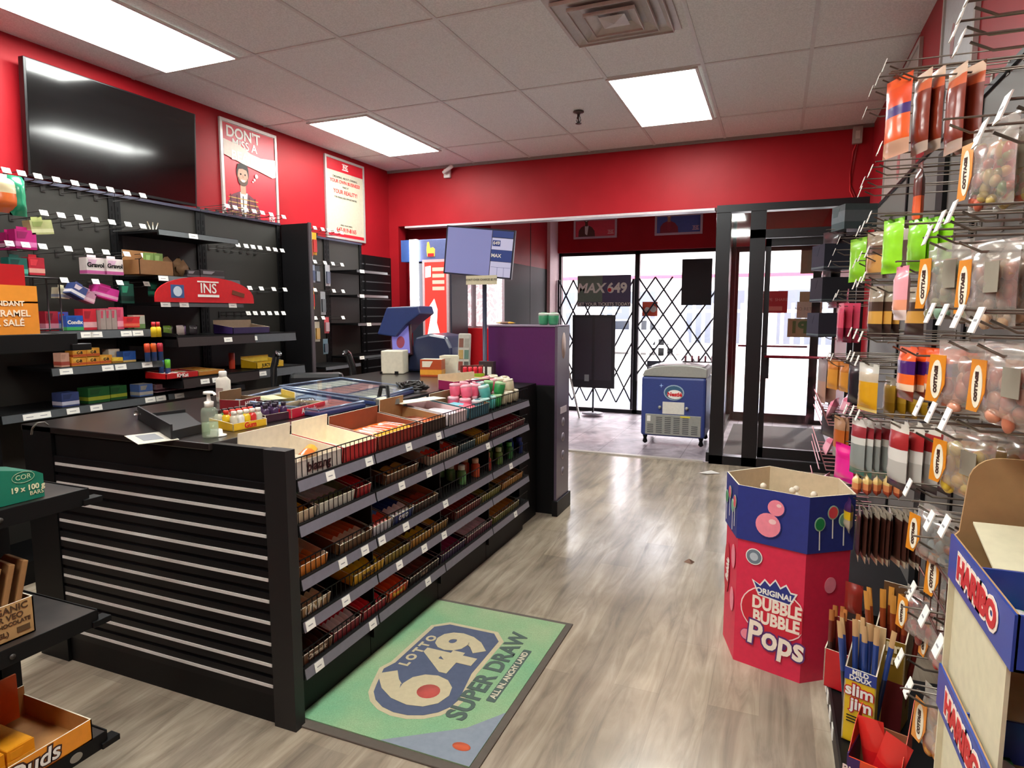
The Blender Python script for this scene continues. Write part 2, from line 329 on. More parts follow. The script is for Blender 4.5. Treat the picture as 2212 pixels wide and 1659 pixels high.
# ------------------------------------------------------------------ storefront: windows, vestibule and door frame
FR = mat('18191c', .35, .3)
def window(name, x0, x1, z0, z1, y, bars=()):
    t = bpy.data.objects.new(name, None); C.objects.link(t); t.location = ((x0 + x1) / 2, y, z0); struct(t)
    w2 = (x1 - x0) / 2; h = z1 - z0; f = MB()
    f.box(-w2, w2, -.04, .04, 0, .06, FR); f.box(-w2, w2, -.04, .04, h - .05, h, FR); f.box(-w2, -w2 + .035, -.04, .04, 0, h, FR); f.box(w2 - .035, w2, -.04, .04, 0, h, FR)
    f.build('frame', t); MB().box(-w2 + .035, w2 - .035, -.004, .004, .06, h - .05, GLASS).build('pane', t); return t
window('window_1', -3.2, -1.97, 0, 2.47, 9.74); window('window_2', -1.97, -.62, 0, 2.47, 9.74)
window('window_3', .5, XR, 0, 2.47, 9.74)
def frame_x(name, X, y0, y1, z0, z1, posts):   # glazed screen standing along y
    t = bpy.data.objects.new(name, None); C.objects.link(t); t.location = (X, y0, 0); struct(t); f = MB(); L_ = y1 - y0
    f.box(-.03, .03, 0, L_, z0, z0 + .1, FR); f.box(-.03, .03, 0, L_, z1 - .06, z1, FR)
    for q in posts: f.box(-.03, .03, q - .025, q + .025, z0, z1, FR)
    f.build('frame', t); MB().box(-.004, .004, .02, L_ - .02, z0 + .1, z1 - .06, GLASS).build('pane', t)
frame_x('window_4', -.6, YF + .05, 9.68, 0, 2.9, (.9, 1.8, 2.8))
X = lambda px: at(px, 700, 1, YF).x
Zp = lambda px, py: at(px, py, 1, YF).z
t = bpy.data.objects.new('door_1', None); C.objects.link(t); t.location = (0, YF, 0); struct(t)
f = MB(); f.box(X(1541), X(1571), -.02, .1, 0, 2.585, FR); f.box(X(1613), X(1646), -.02, .1, 0, 2.585, FR); f.box(X(1541), XR, -.03, .1, 2.53, 2.6, FR)
f.box(X(1613), XR, -.02, .08, 2.27, 2.35, FR); f.box(X(1541), XR, -.02, .1, 0, .09, FR); f.box(XR - .06, XR, -.02, .1, 0, 2.58, FR); f.build('frame', t)
MB().box(X(1571), X(1613), .03, .038, .09, 2.53, GLASS).build('sidelite_pane', t)
MB().box(X(1646), XR - .06, .03, .038, 2.35, 2.53, GLASS).build('transom_pane', t)
t = bpy.data.objects.new('door_2', None); C.objects.link(t); t.location = (0, YF + .02, 0); struct(t)
xa, xb = X(1646) + .005, XR - .065
f = MB(); f.box(xa, xa + .05, 0, .045, .095, 2.265, FR); f.box(xb - .05, xb, 0, .045, .095, 2.265, FR); f.box(xa, xb, 0, .045, .095, .2, FR); f.box(xa, xb, 0, .045, 2.19, 2.265, FR); f.build('leaf', t)
MB().box(xa + .05, xb - .05, .02, .028, .2, 2.19, GLASS).build('pane', t)
f = MB(); zb = 1.12; f.tube([(xa + .03, -.05, zb), (xb - .03, -.05, zb)], .014, mat('7c2030', .3, .4), 8); f.box(xa + .02, xa + .05, -.06, .01, zb - .03, zb + .03, FR); f.box(xb - .05, xb - .02, -.06, .01, zb - .03, zb + .03, FR); f.build('push_bar', t)
MB().box(xa - .0, xa + .075, -.012, 0, .9, 1.12, FR).build('lock_plate', t)
# outer door of the vestibule
t = bpy.data.objects.new('door_3', None); C.objects.link(t); t.location = (0, 9.74, 0); struct(t)
f = MB(); f.box(-.6, -.53, -.04, .04, 0, 2.47, FR); f.box(.43, .5, -.04, .04, 0, 2.47, FR); f.box(-.6, .5, -.04, .04, 2.4, 2.47, FR); f.box(-.53, .43, -.03, .03, 0, .12, FR); f.build('frame', t); MB().box(-.53, .43, -.004, .004, .12, 2.4, GLASS).build('pane', t)
MB().tube([(-.5, -.06, 1.08), (.4, -.06, 1.08)], .014, mat('7c2030', .3, .4), 8).build('push_bar', t)
sbox('floor_mat_well', -.5, .6, 7.0, 9.3, .003, .012, mat('55504f', .9))
# exterior
sbox('ground', -40, 40, 9.95, 60, -.25, -.15, mat('b9b5ae', .9)); sbox('ground_shade_tint', -20, 20, 9.95, 13.5, -.15, -.1, mat('9aa0b8', .9))  # near strip: bluish colour paints the building's shade on the pavement
# ------------------------------------------------------------------ exterior things
t = thing('plaza_building', 'long white plaza building with red stripes across the lot', 'building', (0, 31, -.15))
f = MB(); f.box(-26, 26, 0, 8, 0, 6.2, mat('e9e4e0', .8)); f.build('wall', t)
f = MB(); f.box(-26, 26, -.15, 0, 4.6, 5.3, mat('d94a62', .6)); f.build('fascia_band', t); MB().box(-26, 26, -.1, 0, 3.3, 3.45, mat('d95a70', .6)).build('lower_band', t)
for x in range(-20, 12, 4):
    g_ = MB().box(x, x + 2.6, -.06, 0, .3, 2.7, mat('6e7480', .2)).build('window', t)
for i in range(2):
    t = thing('steel_fence', ['white upright bar fence across the lot seen through the left window', 'white upright bar fence across the lot seen through the right window'][i], 'fence', (-11.6 + i * 6.9, 22, -.15), group=None)
    f = MB()
    for k in range(22): f.box(k * .3, k * .3 + .1, -.03, .03, 0, 2.0, mat('f2f0ee', .6))
    f.box(0, 6.6, .03, .06, 1.7, 1.8, mat('dedcda', .6)); f.box(0, 6.6, .03, .06, .5, .6, mat('dedcda', .6)); f.build('palings', t)
def car(x, y, col, label, rz):
    t = thing('parked_car', label, 'car', (x, y, -.15), rz)
    m = mat(col, .25, .2, coat=.6)
    f = MB(); pr = [(-2.1, .35), (-2.15, .8), (-1.9, .95), (-1.2, 1.0), (-.6, 1.42), (.9, 1.45), (1.6, 1.0), (2.1, .92), (2.15, .4)]
    f.prism(pr, -.82, .82, m, 'y'); f.build('body', t, .05)
    f = MB(); f.prism([(-1.05, 1.02), (-.55, 1.36), (.85, 1.39), (1.35, 1.02)], -.83, .83, mat('22262e', .1), 'y'); f.build('side_glass', t)
    for xx in (-1.35, 1.35):
        for yy in (-.84, .68): MB().lathe([(.33, 0), (.33, .16), (.18, .17)], BLK, 16, Matrix.Translation((xx, yy + .16, .33)) @ Matrix.Rotation(R(90), 4, 'X')).build('wheel', t)
car(-14, 26.0, 'f0eef0', 'white parked car outside beyond the left window', 8); car(-5.5, 26.5, 'dfe3ea', 'silver parked car outside beyond the freezer window', -4)
car(-9.3, 20.2, '5a86c8', 'blue parked car outside between the two windows', 5)
t = thing('curb_block', 'long low concrete curb outside the entrance door', 'curb', (0, 17, -.15)); MB().box(-1.0, 1.6, 0, .25, 0, .16, mat('c9b0aa', .9)).box(1.75, 4, 0, .25, 0, .16, mat('c9b0aa', .9)).build('block', t)
# scissor gate inside the windows
GT = mat('2c2832', .4, .4)
for (x0, x1, zt, zb, lab) in ((-3.17, -2.0, 2.05, .18, 'folding scissor security gate inside the left storefront window'), (-1.93, -.68, 2.07, .62, 'folding scissor security gate inside the right storefront window behind the freezer')):
    t = thing('scissor_gate', lab, 'gate', (x0, 9.6, 0)); f = MB(); n = 5; wq = (x1 - x0) / n; nz = 4; hq = (zt - zb) / nz
    for i in range(-nz * 2, n * 2 + 1):
        for s in (1, -1):
            pts = []
            for j in range(0, 101):
                q = j / 100 * nz; xx = (i * wq / 2 * 1.0) + s * q * wq
                if -.001 <= xx <= x1 - x0 + .001: pts.append((xx, zb + q * hq))
            if len(pts) > 3 and i % 2 == 0: (xa_, za), (xb_, zb_) = pts[0], pts[-1]; f.tube([(xa_, s * .008, za), (xb_, s * .008, zb_)], .012, GT, 4)
    f.build('lattice', t)
    MB().box(-.015, .015, -.02, .02, zb - .1, zt, GT).build('post', t); MB().box(x1 - x0 - .015, x1 - x0 + .015, -.02, .02, zb - .1, zt, GT).build('post', t)
def sign_y(name, label, cat, p0, p1, Y, m, t_=.01):   # flat sign facing the camera side, given two photo corners on plane y=Y
    a, b = at(*p0, 1, Y), at(*p1, 1, Y); t = thing(name, label, cat, ((a.x + b.x) / 2, Y, b.z)); w_ = b.x - a.x; h = a.z - b.z
    MB().box(-w_ / 2, w_ / 2, -t_ / 2, t_ / 2, 0, h, m).build('board', t); return t, w_, h
t, w_, h = sign_y('lottery_sign', 'dark lottery sign reading MAX and 649 hanging in the left window', 'sign', (1248, 596), (1362, 662), 9.56, mat('4a3f66', .4))
MB().box(-w_ / 2, -.02, -.007, -.005, .07, h, mat('6a7a6c', .4)).build('green_panel', t); MB().box(-w_ / 2, w_ / 2, -.007, -.005, 0, .065, mat('3a3344', .4)).build('lower_strip', t)
lettering(t, 'MAX', .2, (-w_ / 4, -.009, h * .58), WHT, bold=.006, shear=.2); lettering(t, '649', .2, (w_ / 4, -.009, h * .58), WHT, bold=.008); lettering(t, 'GET YOUR TICKETS TODAY!', .065, (0, -.009, .035), WHT, bold=.001)
disc(.03, w_ / 4 - .115, -.0095, h * .53, RED).build('red_dot', t)
t, w_, h = sign_y('display_board', 'tall black notice board on a thin stand in the left window', 'board', (1237, 680), (1327, 840), 9.3, mat('2b2a30', .35))
MB().tube([(0, .02, -.38), (0, .02, .2)], .015, FR).build('pole', t); MB().lathe([(.16, -.39), (.16, -.38), (.02, -.37)], mat('8c8894', .4), 20).build('base', t)
MB().box(-w_ / 2 + .05, -.02, -.012, -.005, .12, h - .05, mat('3b3942', .3)).box(.02, w_ / 2 - .05, -.012, -.005, .12, h - .05, mat('3b3942', .3)).build('panel', t); MB().box(-.13, -.06, -.014, -.012, .1, .2, mat('8f8f92', .5)).build('sticker', t)
t, w_, h = sign_y('black_sheet', 'black sheet hung in the right window above the freezer', 'sheet', (1474, 560), (1536, 659), 9.56, mat('1d1c20', .6), .004)
t, w_, h = sign_y('orange_sticker', 'small orange sign stuck in the window beside the mullion', 'sign', (1388, 652), (1420, 683), 9.7, mat('e8502a', .4), .004)
disc(.04, -.04, -.004, h * .45, WHT).build('emblem', t); disc(.05, .05, -.004, h * .5, WHT).build('emblem', t)
t, w_, h = sign_y('window_placard', 'dark placard low in the window behind the freezer lid', 'sign', (1398, 779), (1460, 808), 9.69, mat('3c4250', .4))
lettering(t, 'P', .12, (-w_ / 2 + .1, -.009, h * .4), WHT, bold=.004)
t, w_, h = sign_y('mirror_poster', 'red notice poster seen on the outer door glass', 'poster', (1649, 629), (1700, 676), 9.73, mat('b8303e', .5), .003)
MB().box(-w_ * .3, w_ * .3, -.004, -.002, h * .1, h * .3, mat('d98a88', .5)).build('picture', t); lettering(t, 'VAPE  SHARE', .055, (0, -.004, h * .6), mat('e0a0a0', .5))
for i, (c, a_, b_, l) in enumerate((('8d8780', (1732, 526), (1790, 590), 'grey paper sheet high on the outer door glass'), ('b5a88e', (1728, 630), (1790, 652), 'tan paper sheet taped on the outer door glass'), ('d5d0cc', (1722, 652), (1775, 687), 'white printed notice below the tan paper on the door glass'), ('b0ab8e', (1702, 688), (1780, 729), 'pale green reversed sign lowest on the outer door glass'))):
    t, w_, h = sign_y('paper_notice', l, 'notice', a_, b_, 9.727 - .004 * i, mat(c, .6), .002 + i * .001)
    if i == 3: lettering(t, 'P1', .22, (-w_ * .2, -.004, h * .5), mat('5f8a5c', .6), rot=(90, 0, 180), bold=.01)
    if i == 2: lettering(t, 'NO RETURNS', .06, (0, -.004, h * .55), GREYT)
t, w_, h = (0, 0, 0) if 1 else sign_y('vent_plate', 'small dark vent grille on the building across seen through the door', 'vent', (1654, 699), (1679, 716), 30.7, mat('555355', .5), .1)
# posters in the alcove header
def poster_art(t, w_, h, bgc, skin, hair, shirt, hx, s, z0=0, beard=False, hijab=False):
    MB().box(-w_ / 2 + .03, w_ / 2 - .03, -.012, -.009, .03, h - .03, mat(bgc, .4)).build('print', t)
    f = MB()
    cx, cz = hx, z0 + .62 * s
    f.prism([(cx - .3 * s, z0), (cx + .32 * s, z0), (cx + .3 * s, z0 + .2 * s), (cx + .2 * s, z0 + .33 * s), (cx + .06 * s, z0 + .4 * s), (cx - .06 * s, z0 + .4 * s), (cx - .2 * s, z0 + .34 * s), (cx - .29 * s, z0 + .22 * s)], -.0135, -.0125, mat(shirt, .5), 'y')
    f.prism([(cx - .05 * s, z0 + .1 * s), (cx + .03 * s, z0 + .02), (cx + .08 * s, z0 + .39 * s), (cx - .06 * s, z0 + .39 * s)], -.0145, -.0136, mat('d8d6d2' if not hijab else hair, .5), 'y')
    f.prism([(cx - .05 * s, cz - .25 * s), (cx + .05 * s, cz - .25 * s), (cx + .05 * s, cz - .1 * s), (cx - .05 * s, cz - .1 * s)], -.0147, -.0146, mat(skin, .5), 'y')
    disc(.125 * s, cx, -.0148, cz + .04 * s, mat(hair, .6), f, sx=.92, sz=1.12); disc(.105 * s, cx, -.016, cz, mat(skin, .5), f, sx=.9, sz=1.25)
    if beard: disc(.1 * s, cx, -.0165, cz - .06 * s, mat('5b4030', .6), f, sx=.92, sz=.8); disc(.085 * s, cx, -.017, cz - .02 * s, mat(skin, .5), f, sx=.9, sz=.8)
    f.prism([(cx - .11 * s, cz + .08 * s), (cx - .09 * s, cz + .15 * s), (cx, cz + .18 * s), (cx + .09 * s, cz + .15 * s), (cx + .11 * s, cz + .08 * s), (cx, cz + .1 * s)], -.0183, -.0172, mat(hair, .6), 'y')
    for e in (-.04, .04): disc(.013 * s, cx + e * s, -.0178, cz + .02 * s, INK, f)
    f.prism([(cx - .045 * s, cz - .055 * s), (cx + .045 * s, cz - .055 * s), (cx + .02 * s, cz - .085 * s), (cx - .02 * s, cz - .085 * s)], -.0186, -.0178, WHT, 'y')
    f.prism([(cx - .01 * s, cz - .025 * s), (cx + .012 * s, cz - .025 * s), (cx, cz + .02 * s)], -.0186, -.0178, mat('b07a5c', .5), 'y')
    f.build('portrait', t); return f
def ins_logo(t, s, x, y, z, m=WHT):
    lettering(t, 'INS', s, (x, y, z), m, bold=s * .01); MB().box(x - s * .95, x + s * .95, y - .001, y + .001, z + s * .45, z + s * .55, m).box(x - s * .95, x + s * .95, y - .001, y + .001, z - s * .6, z - s * .42, m).build('logo_bars', t)
def frame_on(t, w_, h, m, b=.03):
    MB().box(-w_ / 2, w_ / 2, -.02, 0, 0, b, m).box(-w_ / 2, w_ / 2, -.02, 0, h - b, h, m).box(-w_ / 2, -w_ / 2 + b, -.02, 0, b, h - b, m).box(w_ / 2 - b, w_ / 2, -.02, 0, b, h - b, m).box(-w_ / 2 + b, w_ / 2 - b, -.009, 0, b, h - b, m).build('frame', t)
for (px0, px1, py, lab, bgc, skin, hair, shirt, hj) in ((1239, 1332, 517, 'framed poster of a smiling person on red, high above the left window', 'd04050', '5d3a2c', '2a1c18', '5c3a34', False), (1414, 1517, 509, 'framed poster of a person in a red headscarf on blue above the right window', '4a5aa0', 'a8725c', '9a2838', '8c2434', True)):
    a_, b_ = at(px0, py, 1, 9.6), at(px1, py, 1, 9.6)
    t = thing('framed_poster', lab, 'poster', ((a_.x + b_.x) / 2, 9.618, a_.z)); w_ = b_.x - a_.x; h = .295
    frame_on(t, w_, h, mat('c0a8b4', .4)); poster_art(t, w_, h, bgc, skin, hair, shirt, -w_ * .2, .42, .03, hijab=hj); ins_logo(t, .05, w_ * .36, -.015, .09, mat('e8b8bc', .5))
# ------------------------------------------------------------------ freezer, ladder, floor litter
t = thing('ice_cream_freezer', 'blue chest freezer on wheels with silver grille by the storefront window', 'freezer', (-1.07, 7.45, .014), 0)
FB = mat('33427f', .4, coat=.15); SIL = mat('a3a49c', .4, .3)
f = MB(); f.box(-.365, .365, 0, .62, .1, .8, FB); f.build('body', t, .03)
f = MB(); pr = [(-.36, .8), (-.33, .87), (-.22, .91), (-.05, .935), (.15, .94), (.3, .925), (.37, .9), (.37, .8)]; f.prism(pr, 0, .62, SIL, 'y'); f.build('curved_top_rim', t, .01)
f = MB(); f.prism([(-.3, .9), (-.15, .945), (.1, .955), (.34, .935), (.34, .925), (-.15, .93)], .05, .58, mat('e6d8dc', .1, alpha=.6), 'y'); f.build('glass_lid', t)
f = MB(); f.box(-.31, .32, -.008, 0, .12, .36, SIL); f.build('grille_panel', t, .004)
f = MB()
for c_ in range(6):
    for r_ in range(9):
        if (c_ in (0, 5) and r_ > 4): continue
        f.box(-.285 + c_ * .1, -.285 + c_ * .1 + .07, -.0105, -.008, .145 + r_ * .022, .145 + r_ * .022 + .009, mat('4c4e50', .5))
f.build('grille_slots', t); MB().box(-.29, -.25, -.011, -.008, .275, .34, WHT).build('switch_plate', t); MB().box(.09, .2, -.011, -.008, .335, .352, mat('d8c83a', .5)).build('yellow_sticker', t)
disc(.115, .01, -.002, .62, mat('9db4c4', .4), t=.004, sx=1, sz=.78).build('badge_rim', t); disc(.102, .01, -.0065, .62, mat('39607c', .4), t=.002, sz=.76).build('badge', t)
disc(.085, .02, -.009, .6, WHT, t=.002, sz=.62).build('badge_center', t); lettering(t, 'Nestlé', .062, (.02, -.0125, .6), RED, bold=.003)
MB().box(-.115, .13, -.004, 0, .37, .51, mat('ddd8cc', .5)).build('notice_label', t)
for sx_ in (-.145, .16): MB().ball((sx_, -.015, .445), .02, SIL).build('knob', t)
f = MB(); f.prism([(-.14, .7), (-.136, .722), (-.13, .7), (-.108, .696), (-.13, .692), (-.136, .67), (-.14, .692), (-.16, .696)], -.004, -.002, mat('a8c8ff', .4), 'y'); f.build('star_mark', t)
for x_ in (-.32, .32):
    for y_ in (.06, .56): MB().lathe([(.012, 0), (.03, .02), (.018, .06), (.03, .1)], BLK, 12, Matrix.Translation((x_, y_, 0))).build('caster', t)
t = thing('freezer_scoop_rack', 'row of small bottles on top of the blue freezer', 'rack', (-.85, 7.75, .968)); f = MB(); f.box(-.16, .2, -.02, .02, 0, .012, BLK)
for k in range(5): f.lathe([(.012, .012), (.012, .07), (.006, .08)], mat('7c4450', .4), 8, Matrix.Translation((-.13 + k * .075, 0, 0)))
f.build('bottles', t)
t = thing('step_ladder', 'aluminium step ladder leaning at the left of the storefront window', 'ladder', (-2.95, 8.75, 0.002))
AL = mat('c9c3c0', .35, .5)
for (xa_, ya_, xb_, yb_) in ((-.28, .15, .0, .35), (.18, 0, .0, .3), (.3, .3, .02, .42)): MB().tube([(xa_, ya_, .0), (xb_, yb_, .95)], .016, AL, 6).build('rail', t)
for z_ in (.25, .5): MB().box(-.16, .12, .1, .2, z_, z_ + .02, AL).build('step', t)
pp = at(1530, 1021, 2, .001)
t = tag(MB().add([(-.09, -.05, .002), (.0, -.09, .012), (.11, .01, .003), (.02, .07, .01)], [(0, 1, 2, 3)], mat('f2efe8', .6)).add([(-.09, -.05, .0005), (.0, -.09, .0105), (.11, .01, .0015), (.02, .07, .0085)], [(3, 2, 1, 0)], WHT).build('paper_scrap'), 'crumpled white paper scrap on the floor by the entrance', 'paper'); t.location = (pp.x, pp.y, 0)
pp = at(1488, 1213, 2, .001); t = tag(MB().add([(-.03, -.02, 0), (.02, -.035, .003), (.035, .01, 0), (0, .02, .012), (-.02, .01, .003)], [(0, 1, 2, 3, 4), (4, 3, 2, 1, 0)], mat('7a5a48', .8)).build('dry_leaf'), 'small brown dry leaf on the plank floor of the aisle', 'leaf'); t.location = (pp.x, pp.y, 0)
# ------------------------------------------------------------------ door mat
t = thing('floor_mat', 'green lottery floor mat with a dark rubber edge beside the counter', 'mat', (0, 0, 0))
x0, x1, y0, y1 = -1.66, -.905, 1.77, 2.9
MB().box(x0 - .0, x1 + .03, y0, y1 + .02, 0, .008, mat('5c534a', .8)).build('rubber_edge', t, .003)
def m_mat():
    m, nt, b = nodemat('mat_pile'); L = nt.links; g = N(nt, 'ShaderNodeTexCoord')
    n = N(nt, 'ShaderNodeTexNoise', Scale=2.2, Detail=5); L.new(g.outputs['Object'], n.inputs['Vector']); n2 = N(nt, 'ShaderNodeTexNoise', Scale=300, Detail=2); L.new(g.outputs['Object'], n2.inputs['Vector'])
    c = ramp(nt, n.outputs['Fac'], [(.35, '7db489'), (.5, '92b98b'), (.65, 'a8bd92')])
    mx = N(nt, 'ShaderNodeMix', data_type='RGBA', blend_type='MULTIPLY'); mx.inputs['Factor'].default_value = .5; L.new(c, mx.inputs['A']); L.new(ramp(nt, n2.outputs['Fac'], [(.3, 'b0b0b0'), (.7, 'ffffff')]), mx.inputs['B'])
    L.new(mx.outputs['Result'], b.inputs['Base Color']); b.inputs['Roughness'].default_value = .95
    return m
MB().box(x0 + .03, x1, y0 + .04, y1 - .01, .008, .012, m_mat()).build('pile', t)
MB().add([(x1 - .36, y0 + .04, .0125), (x1, y0 + .04, .0125), (x1, y0 + .36, .0125), (x1 - .1, y0 + .22, .0125)], [(0, 1, 2, 3)], mat('868f9a', .9)).build('blue_corner', t); disc(1, 0, 0, 0, RED, MB()); MB().lathe([(.035, .0126), (.035, .0135)], mat('d0603c', .9), 16, Matrix.Translation((x1 - .07, y0 + .12, 0)), 1, .6).build('corner_emblem', t)
# the 649 badge lies along the mat: its reading direction runs away from the camera (+y), its top points to -x
B0 = Vector((-1.315, 2.37, 0)); 
def onmat(u, v): return (B0.x - v, B0.y + u)     # u along +y, v up = -x
NAVY = mat('525b72', .95); CRM = mat('c2b594', .95)
def rr(u0, u1, v0, v1, r, n=5):
    o = []
    for cu_, cv, a0 in ((u1 - r, v1 - r, 0), (u0 + r, v1 - r, 90), (u0 + r, v0 + r, 180), (u1 - r, v0 + r, 270)):
        for k in range(n + 1): a_ = R(a0 + 90 * k / n); o.append((cu_ + r * math.cos(a_), cv + r * math.sin(a_)))
    return o
def blob(e):   # outline of the badge: a round left end joined to a tall box
    o = []
    for k in range(10): a_ = R(100 + k * 19); o.append((-.24 + (.165 + e) * math.cos(a_), -.02 + (.185 + e) * math.sin(a_)))
    o += [(-.05, -.17 - e), (.24 + e * .4, -.17 - e), (.3 + e, -.12 - e * .5), (.3 + e, .12 + e * .5), (.25 + e * .4, .18 + e), (-.1, .18 + e), (-.16, .2 + e)]
    return o
for e, m_, z_, nm in ((.022, CRM, .0126, 'badge_outline'), (0, NAVY, .0134, 'badge')):
    MB().prism([onmat(*q) for q in blob(e)], z_ - .0004, z_, m_, 'z').build(nm, t)
lettering(t, '6', .44, (*onmat(-.235, -.0), .0145), CRM, (0, 0, 90), .02); lettering(t, '49', .32, (*onmat(.08, -.03), .0145), CRM, (0, 0, 90), .016)
MB().lathe([(.048, .0146), (.048, .0152)], mat('c2564e', .95), 20, Matrix.Translation((*onmat(-.235, -.065), 0))).build('red_dot', t)
lettering(t, 'L O T T O', .062, (*onmat(.03, .135), .0145), CRM, (0, 0, 90), .003)
DGT = mat('4f5f58', .95); lettering(t, 'SUPER DRAW', .115, (*onmat(.0, -.245), .0135), DGT, (0, 0, 90), .004, sx=1.0)
MB().prism([onmat(*q) for q in rr(-.2, .22, -.345, -.305, .006)], .0126, .0132, DGT, 'z').build('slogan_bar', t); lettering(t, 'ALL IN. ANCHY LAND', .038, (*onmat(.01, -.325), .0138), mat('cfc8b0', .9), (0, 0, 90), .001)
# ------------------------------------------------------------------ hexagonal dump bin
t = thing('bubble_gum_bin', 'pink and blue hexagonal cardboard bin for bubble gum pops standing in the aisle', 'display bin', (0, 0, 0))
HX = [(-.178, 3.11), (-.118, 2.892), (.152, 2.8), (.325, 2.925), (.285, 3.17), (.0, 3.3)]
BLU = mat('25307e', .5); PNK = mat('d8274a', .5)
def wallring(z0, z1, mo, mi, grow=0, name='', th=.006):
    cx = sum(p[0] for p in HX) / 6; cy = sum(p[1] for p in HX) / 6; f = MB(); k1 = 1 + grow; k2 = k1 - .03
    o = [(cx + (x - cx) * k1, cy + (y - cy) * k1) for x, y in HX]; i_ = [(cx + (x - cx) * k2, cy + (y - cy) * k2) for x, y in HX]
    for k in range(6):
        n = (k + 1) % 6; A, B, D, E_ = o[k], o[n], i_[n], i_[k]
        f.add([(*A, z0), (*B, z0), (*B, z1), (*A, z1)], [(0, 1, 2, 3)], mo); f.add([(*E_, z0), (*D, z0), (*D, z1), (*E_, z1)], [(3, 2, 1, 0)], mi); f.add([(*A, z1), (*B, z1), (*D, z1), (*E_, z1)], [(0, 1, 2, 3)], CREAM); f.add([(*A, z0), (*B, z0), (*D, z0), (*E_, z0)], [(3, 2, 1, 0)], mo)
    return f.build(name, t)
CARD = mat('c9b798', .8)
wallring(0, .6, PNK, CARD, 0, 'lower_wall'); wallring(.566, .805, BLU, CARD, .035, 'blue_collar')
f = MB(); f.prism(HX, .68, .686, mat('b39a78', .85), 'z', Matrix.Translation((.07 * .04, 3.04 * .04, 0)) @ Matrix.Diagonal((.96, .96, 1, 1))); f.build('inner_tray', t)
def face_frame(i, grow=0, off=.004):   # local frame on wall i -> returns Matrix with x along wall, z up, y into the bin
    cx = sum(p[0] for p in HX) / 6; cy = sum(p[1] for p in HX) / 6; o = [(cx + (x - cx) * (1 + grow), cy + (y - cy) * (1 + grow)) for x, y in HX]
    A, B = Vector((*o[i], 0)), Vector((*o[i + 1], 0)); u = (B - A).normalized(); n = u.cross(Vector((0, 0, 1)))
    M_ = Matrix(((u.x, -n.x, 0, A.x + n.x * off), (u.y, -n.y, 0, A.y + n.y * off), (0, 0, 1, 0), (0, 0, 0, 1))); return M_, (B - A).length, math.degrees(math.atan2(u.y, u.x))
def fl(t, s, size, x, z, m, M_, rz, bold=0, sx=1, d=0, roll=0):
    p = M_ @ Vector((x, d, z)); o = lettering(t, s, size, p, m, (90, 0, rz), bold, sx=sx); 
    if roll: o.rotation_euler = (Matrix.Rotation(R(rz), 3, 'Z') @ Matrix.Rotation(R(90), 3, 'X') @ Matrix.Rotation(R(roll), 3, 'Z')).to_euler()
    return o
PK2 = mat('f0899a', .45); PK3 = mat('f4a9b0', .45)
M_, Lw, rz = face_frame(1, .035)
f = MB()
for (x, z, r) in ((.135, .655, .052), (.165, .735, .034)):
    f.prism([(x + (r + .004) * math.cos(2 * PI * k / 22), z + (r + .004) * math.sin(2 * PI * k / 22)) for k in range(22)], -.0001, -.0009, BLU, 'y', M_)
    f.prism([(x + r * math.cos(2 * PI * k / 22), z + r * math.sin(2 * PI * k / 22)) for k in range(22)], -.0012, -.002, PK2, 'y', M_)
    f.prism([(x + r * .35 + r * .3 * math.cos(2 * PI * k / 12), z + r * .35 + r * .22 * math.sin(2 * PI * k / 12)) for k in range(12)], -.0022, -.0026, mat('f9c9c8', .4), 'y', M_)
f.build('gum_ball_print', t)
for wi, xs in ((2, ((.05, .69, '1f8a4a'), (.11, .735, 'd8404f'), (.165, .7, '5f8a7a'))), (0, ((.04, .7, '3a8a5a'), (.1, .735, 'e06070'), (.16, .69, '7ab090'), (.2, .72, 'e05060')))):
    M_, Lw, rz = face_frame(wi, .035); f = MB()
    for x, z, c_ in xs:
        f.prism([(x + .026 * math.cos(2 * PI * k / 18), z + .03 * math.sin(2 * PI * k / 18)) for k in range(18)], 0, -.001, mat('9fc0a8', .4), 'y', M_); f.prism([(x + .021 * math.cos(2 * PI * k / 18), z + .025 * math.sin(2 * PI * k / 18)) for k in range(18)], -.001, -.002, mat(c_, .4), 'y', M_)
        f.prism([(x - .0025, z - .03), (x + .0025, z - .03), (x + .006, z - .11), (x + .001, z - .11)], 0, -.001, WHT, 'y', M_)
    f.build('lollipop_print', t)
M_, Lw, rz = face_frame(1)
f = MB(); f.prism([(.165 + .14 * math.cos(2 * PI * k / 28), .27 + .115 * math.sin(2 * PI * k / 28)) for k in range(28) if .165 + .14 * math.cos(2 * PI * k / 28) < Lw + .001 or 1], -.0003, -.001, WHT, 'y', M_) if 0 else None
f.prism([(min(Lw, .165 + .14 * math.cos(2 * PI * k / 28)), .27 + .115 * math.sin(2 * PI * k / 28)) for k in range(28)], -.0003, -.001, mat('f0d8d0', .5), 'y', M_)
f.prism([(min(Lw, .165 + .135 * math.cos(2 * PI * k / 28)), .27 + .11 * math.sin(2 * PI * k / 28)) for k in range(28)], -.0011, -.0016, mat('c81e34', .5), 'y', M_)
f.prism([(.07, .4), (.105, .385), (.125, .415), (.148, .395), (.17, .425), (.192, .395), (.215, .415), (.235, .385), (.262, .385), (.235, .325), (.1, .335)], -.0018, -.0022, WHT, 'y', M_)
f.prism([(.08, .393), (.108, .378), (.126, .406), (.148, .386), (.17, .416), (.191, .386), (.214, .406), (.233, .378), (.252, .378), (.231, .332), (.105, .341)], -.0024, -.0028, BLU, 'y', M_)
f.build('logo_print', t)
fl(t, 'ORIGINAL', .034, .168, .357, WHT, M_, rz, .0012, d=-.0034); fl(t, 'DUBBLE\nBUBBLE', .074, .178, .268, mat('f2e4d2', .5), M_, rz, .003, .78, -.0022)
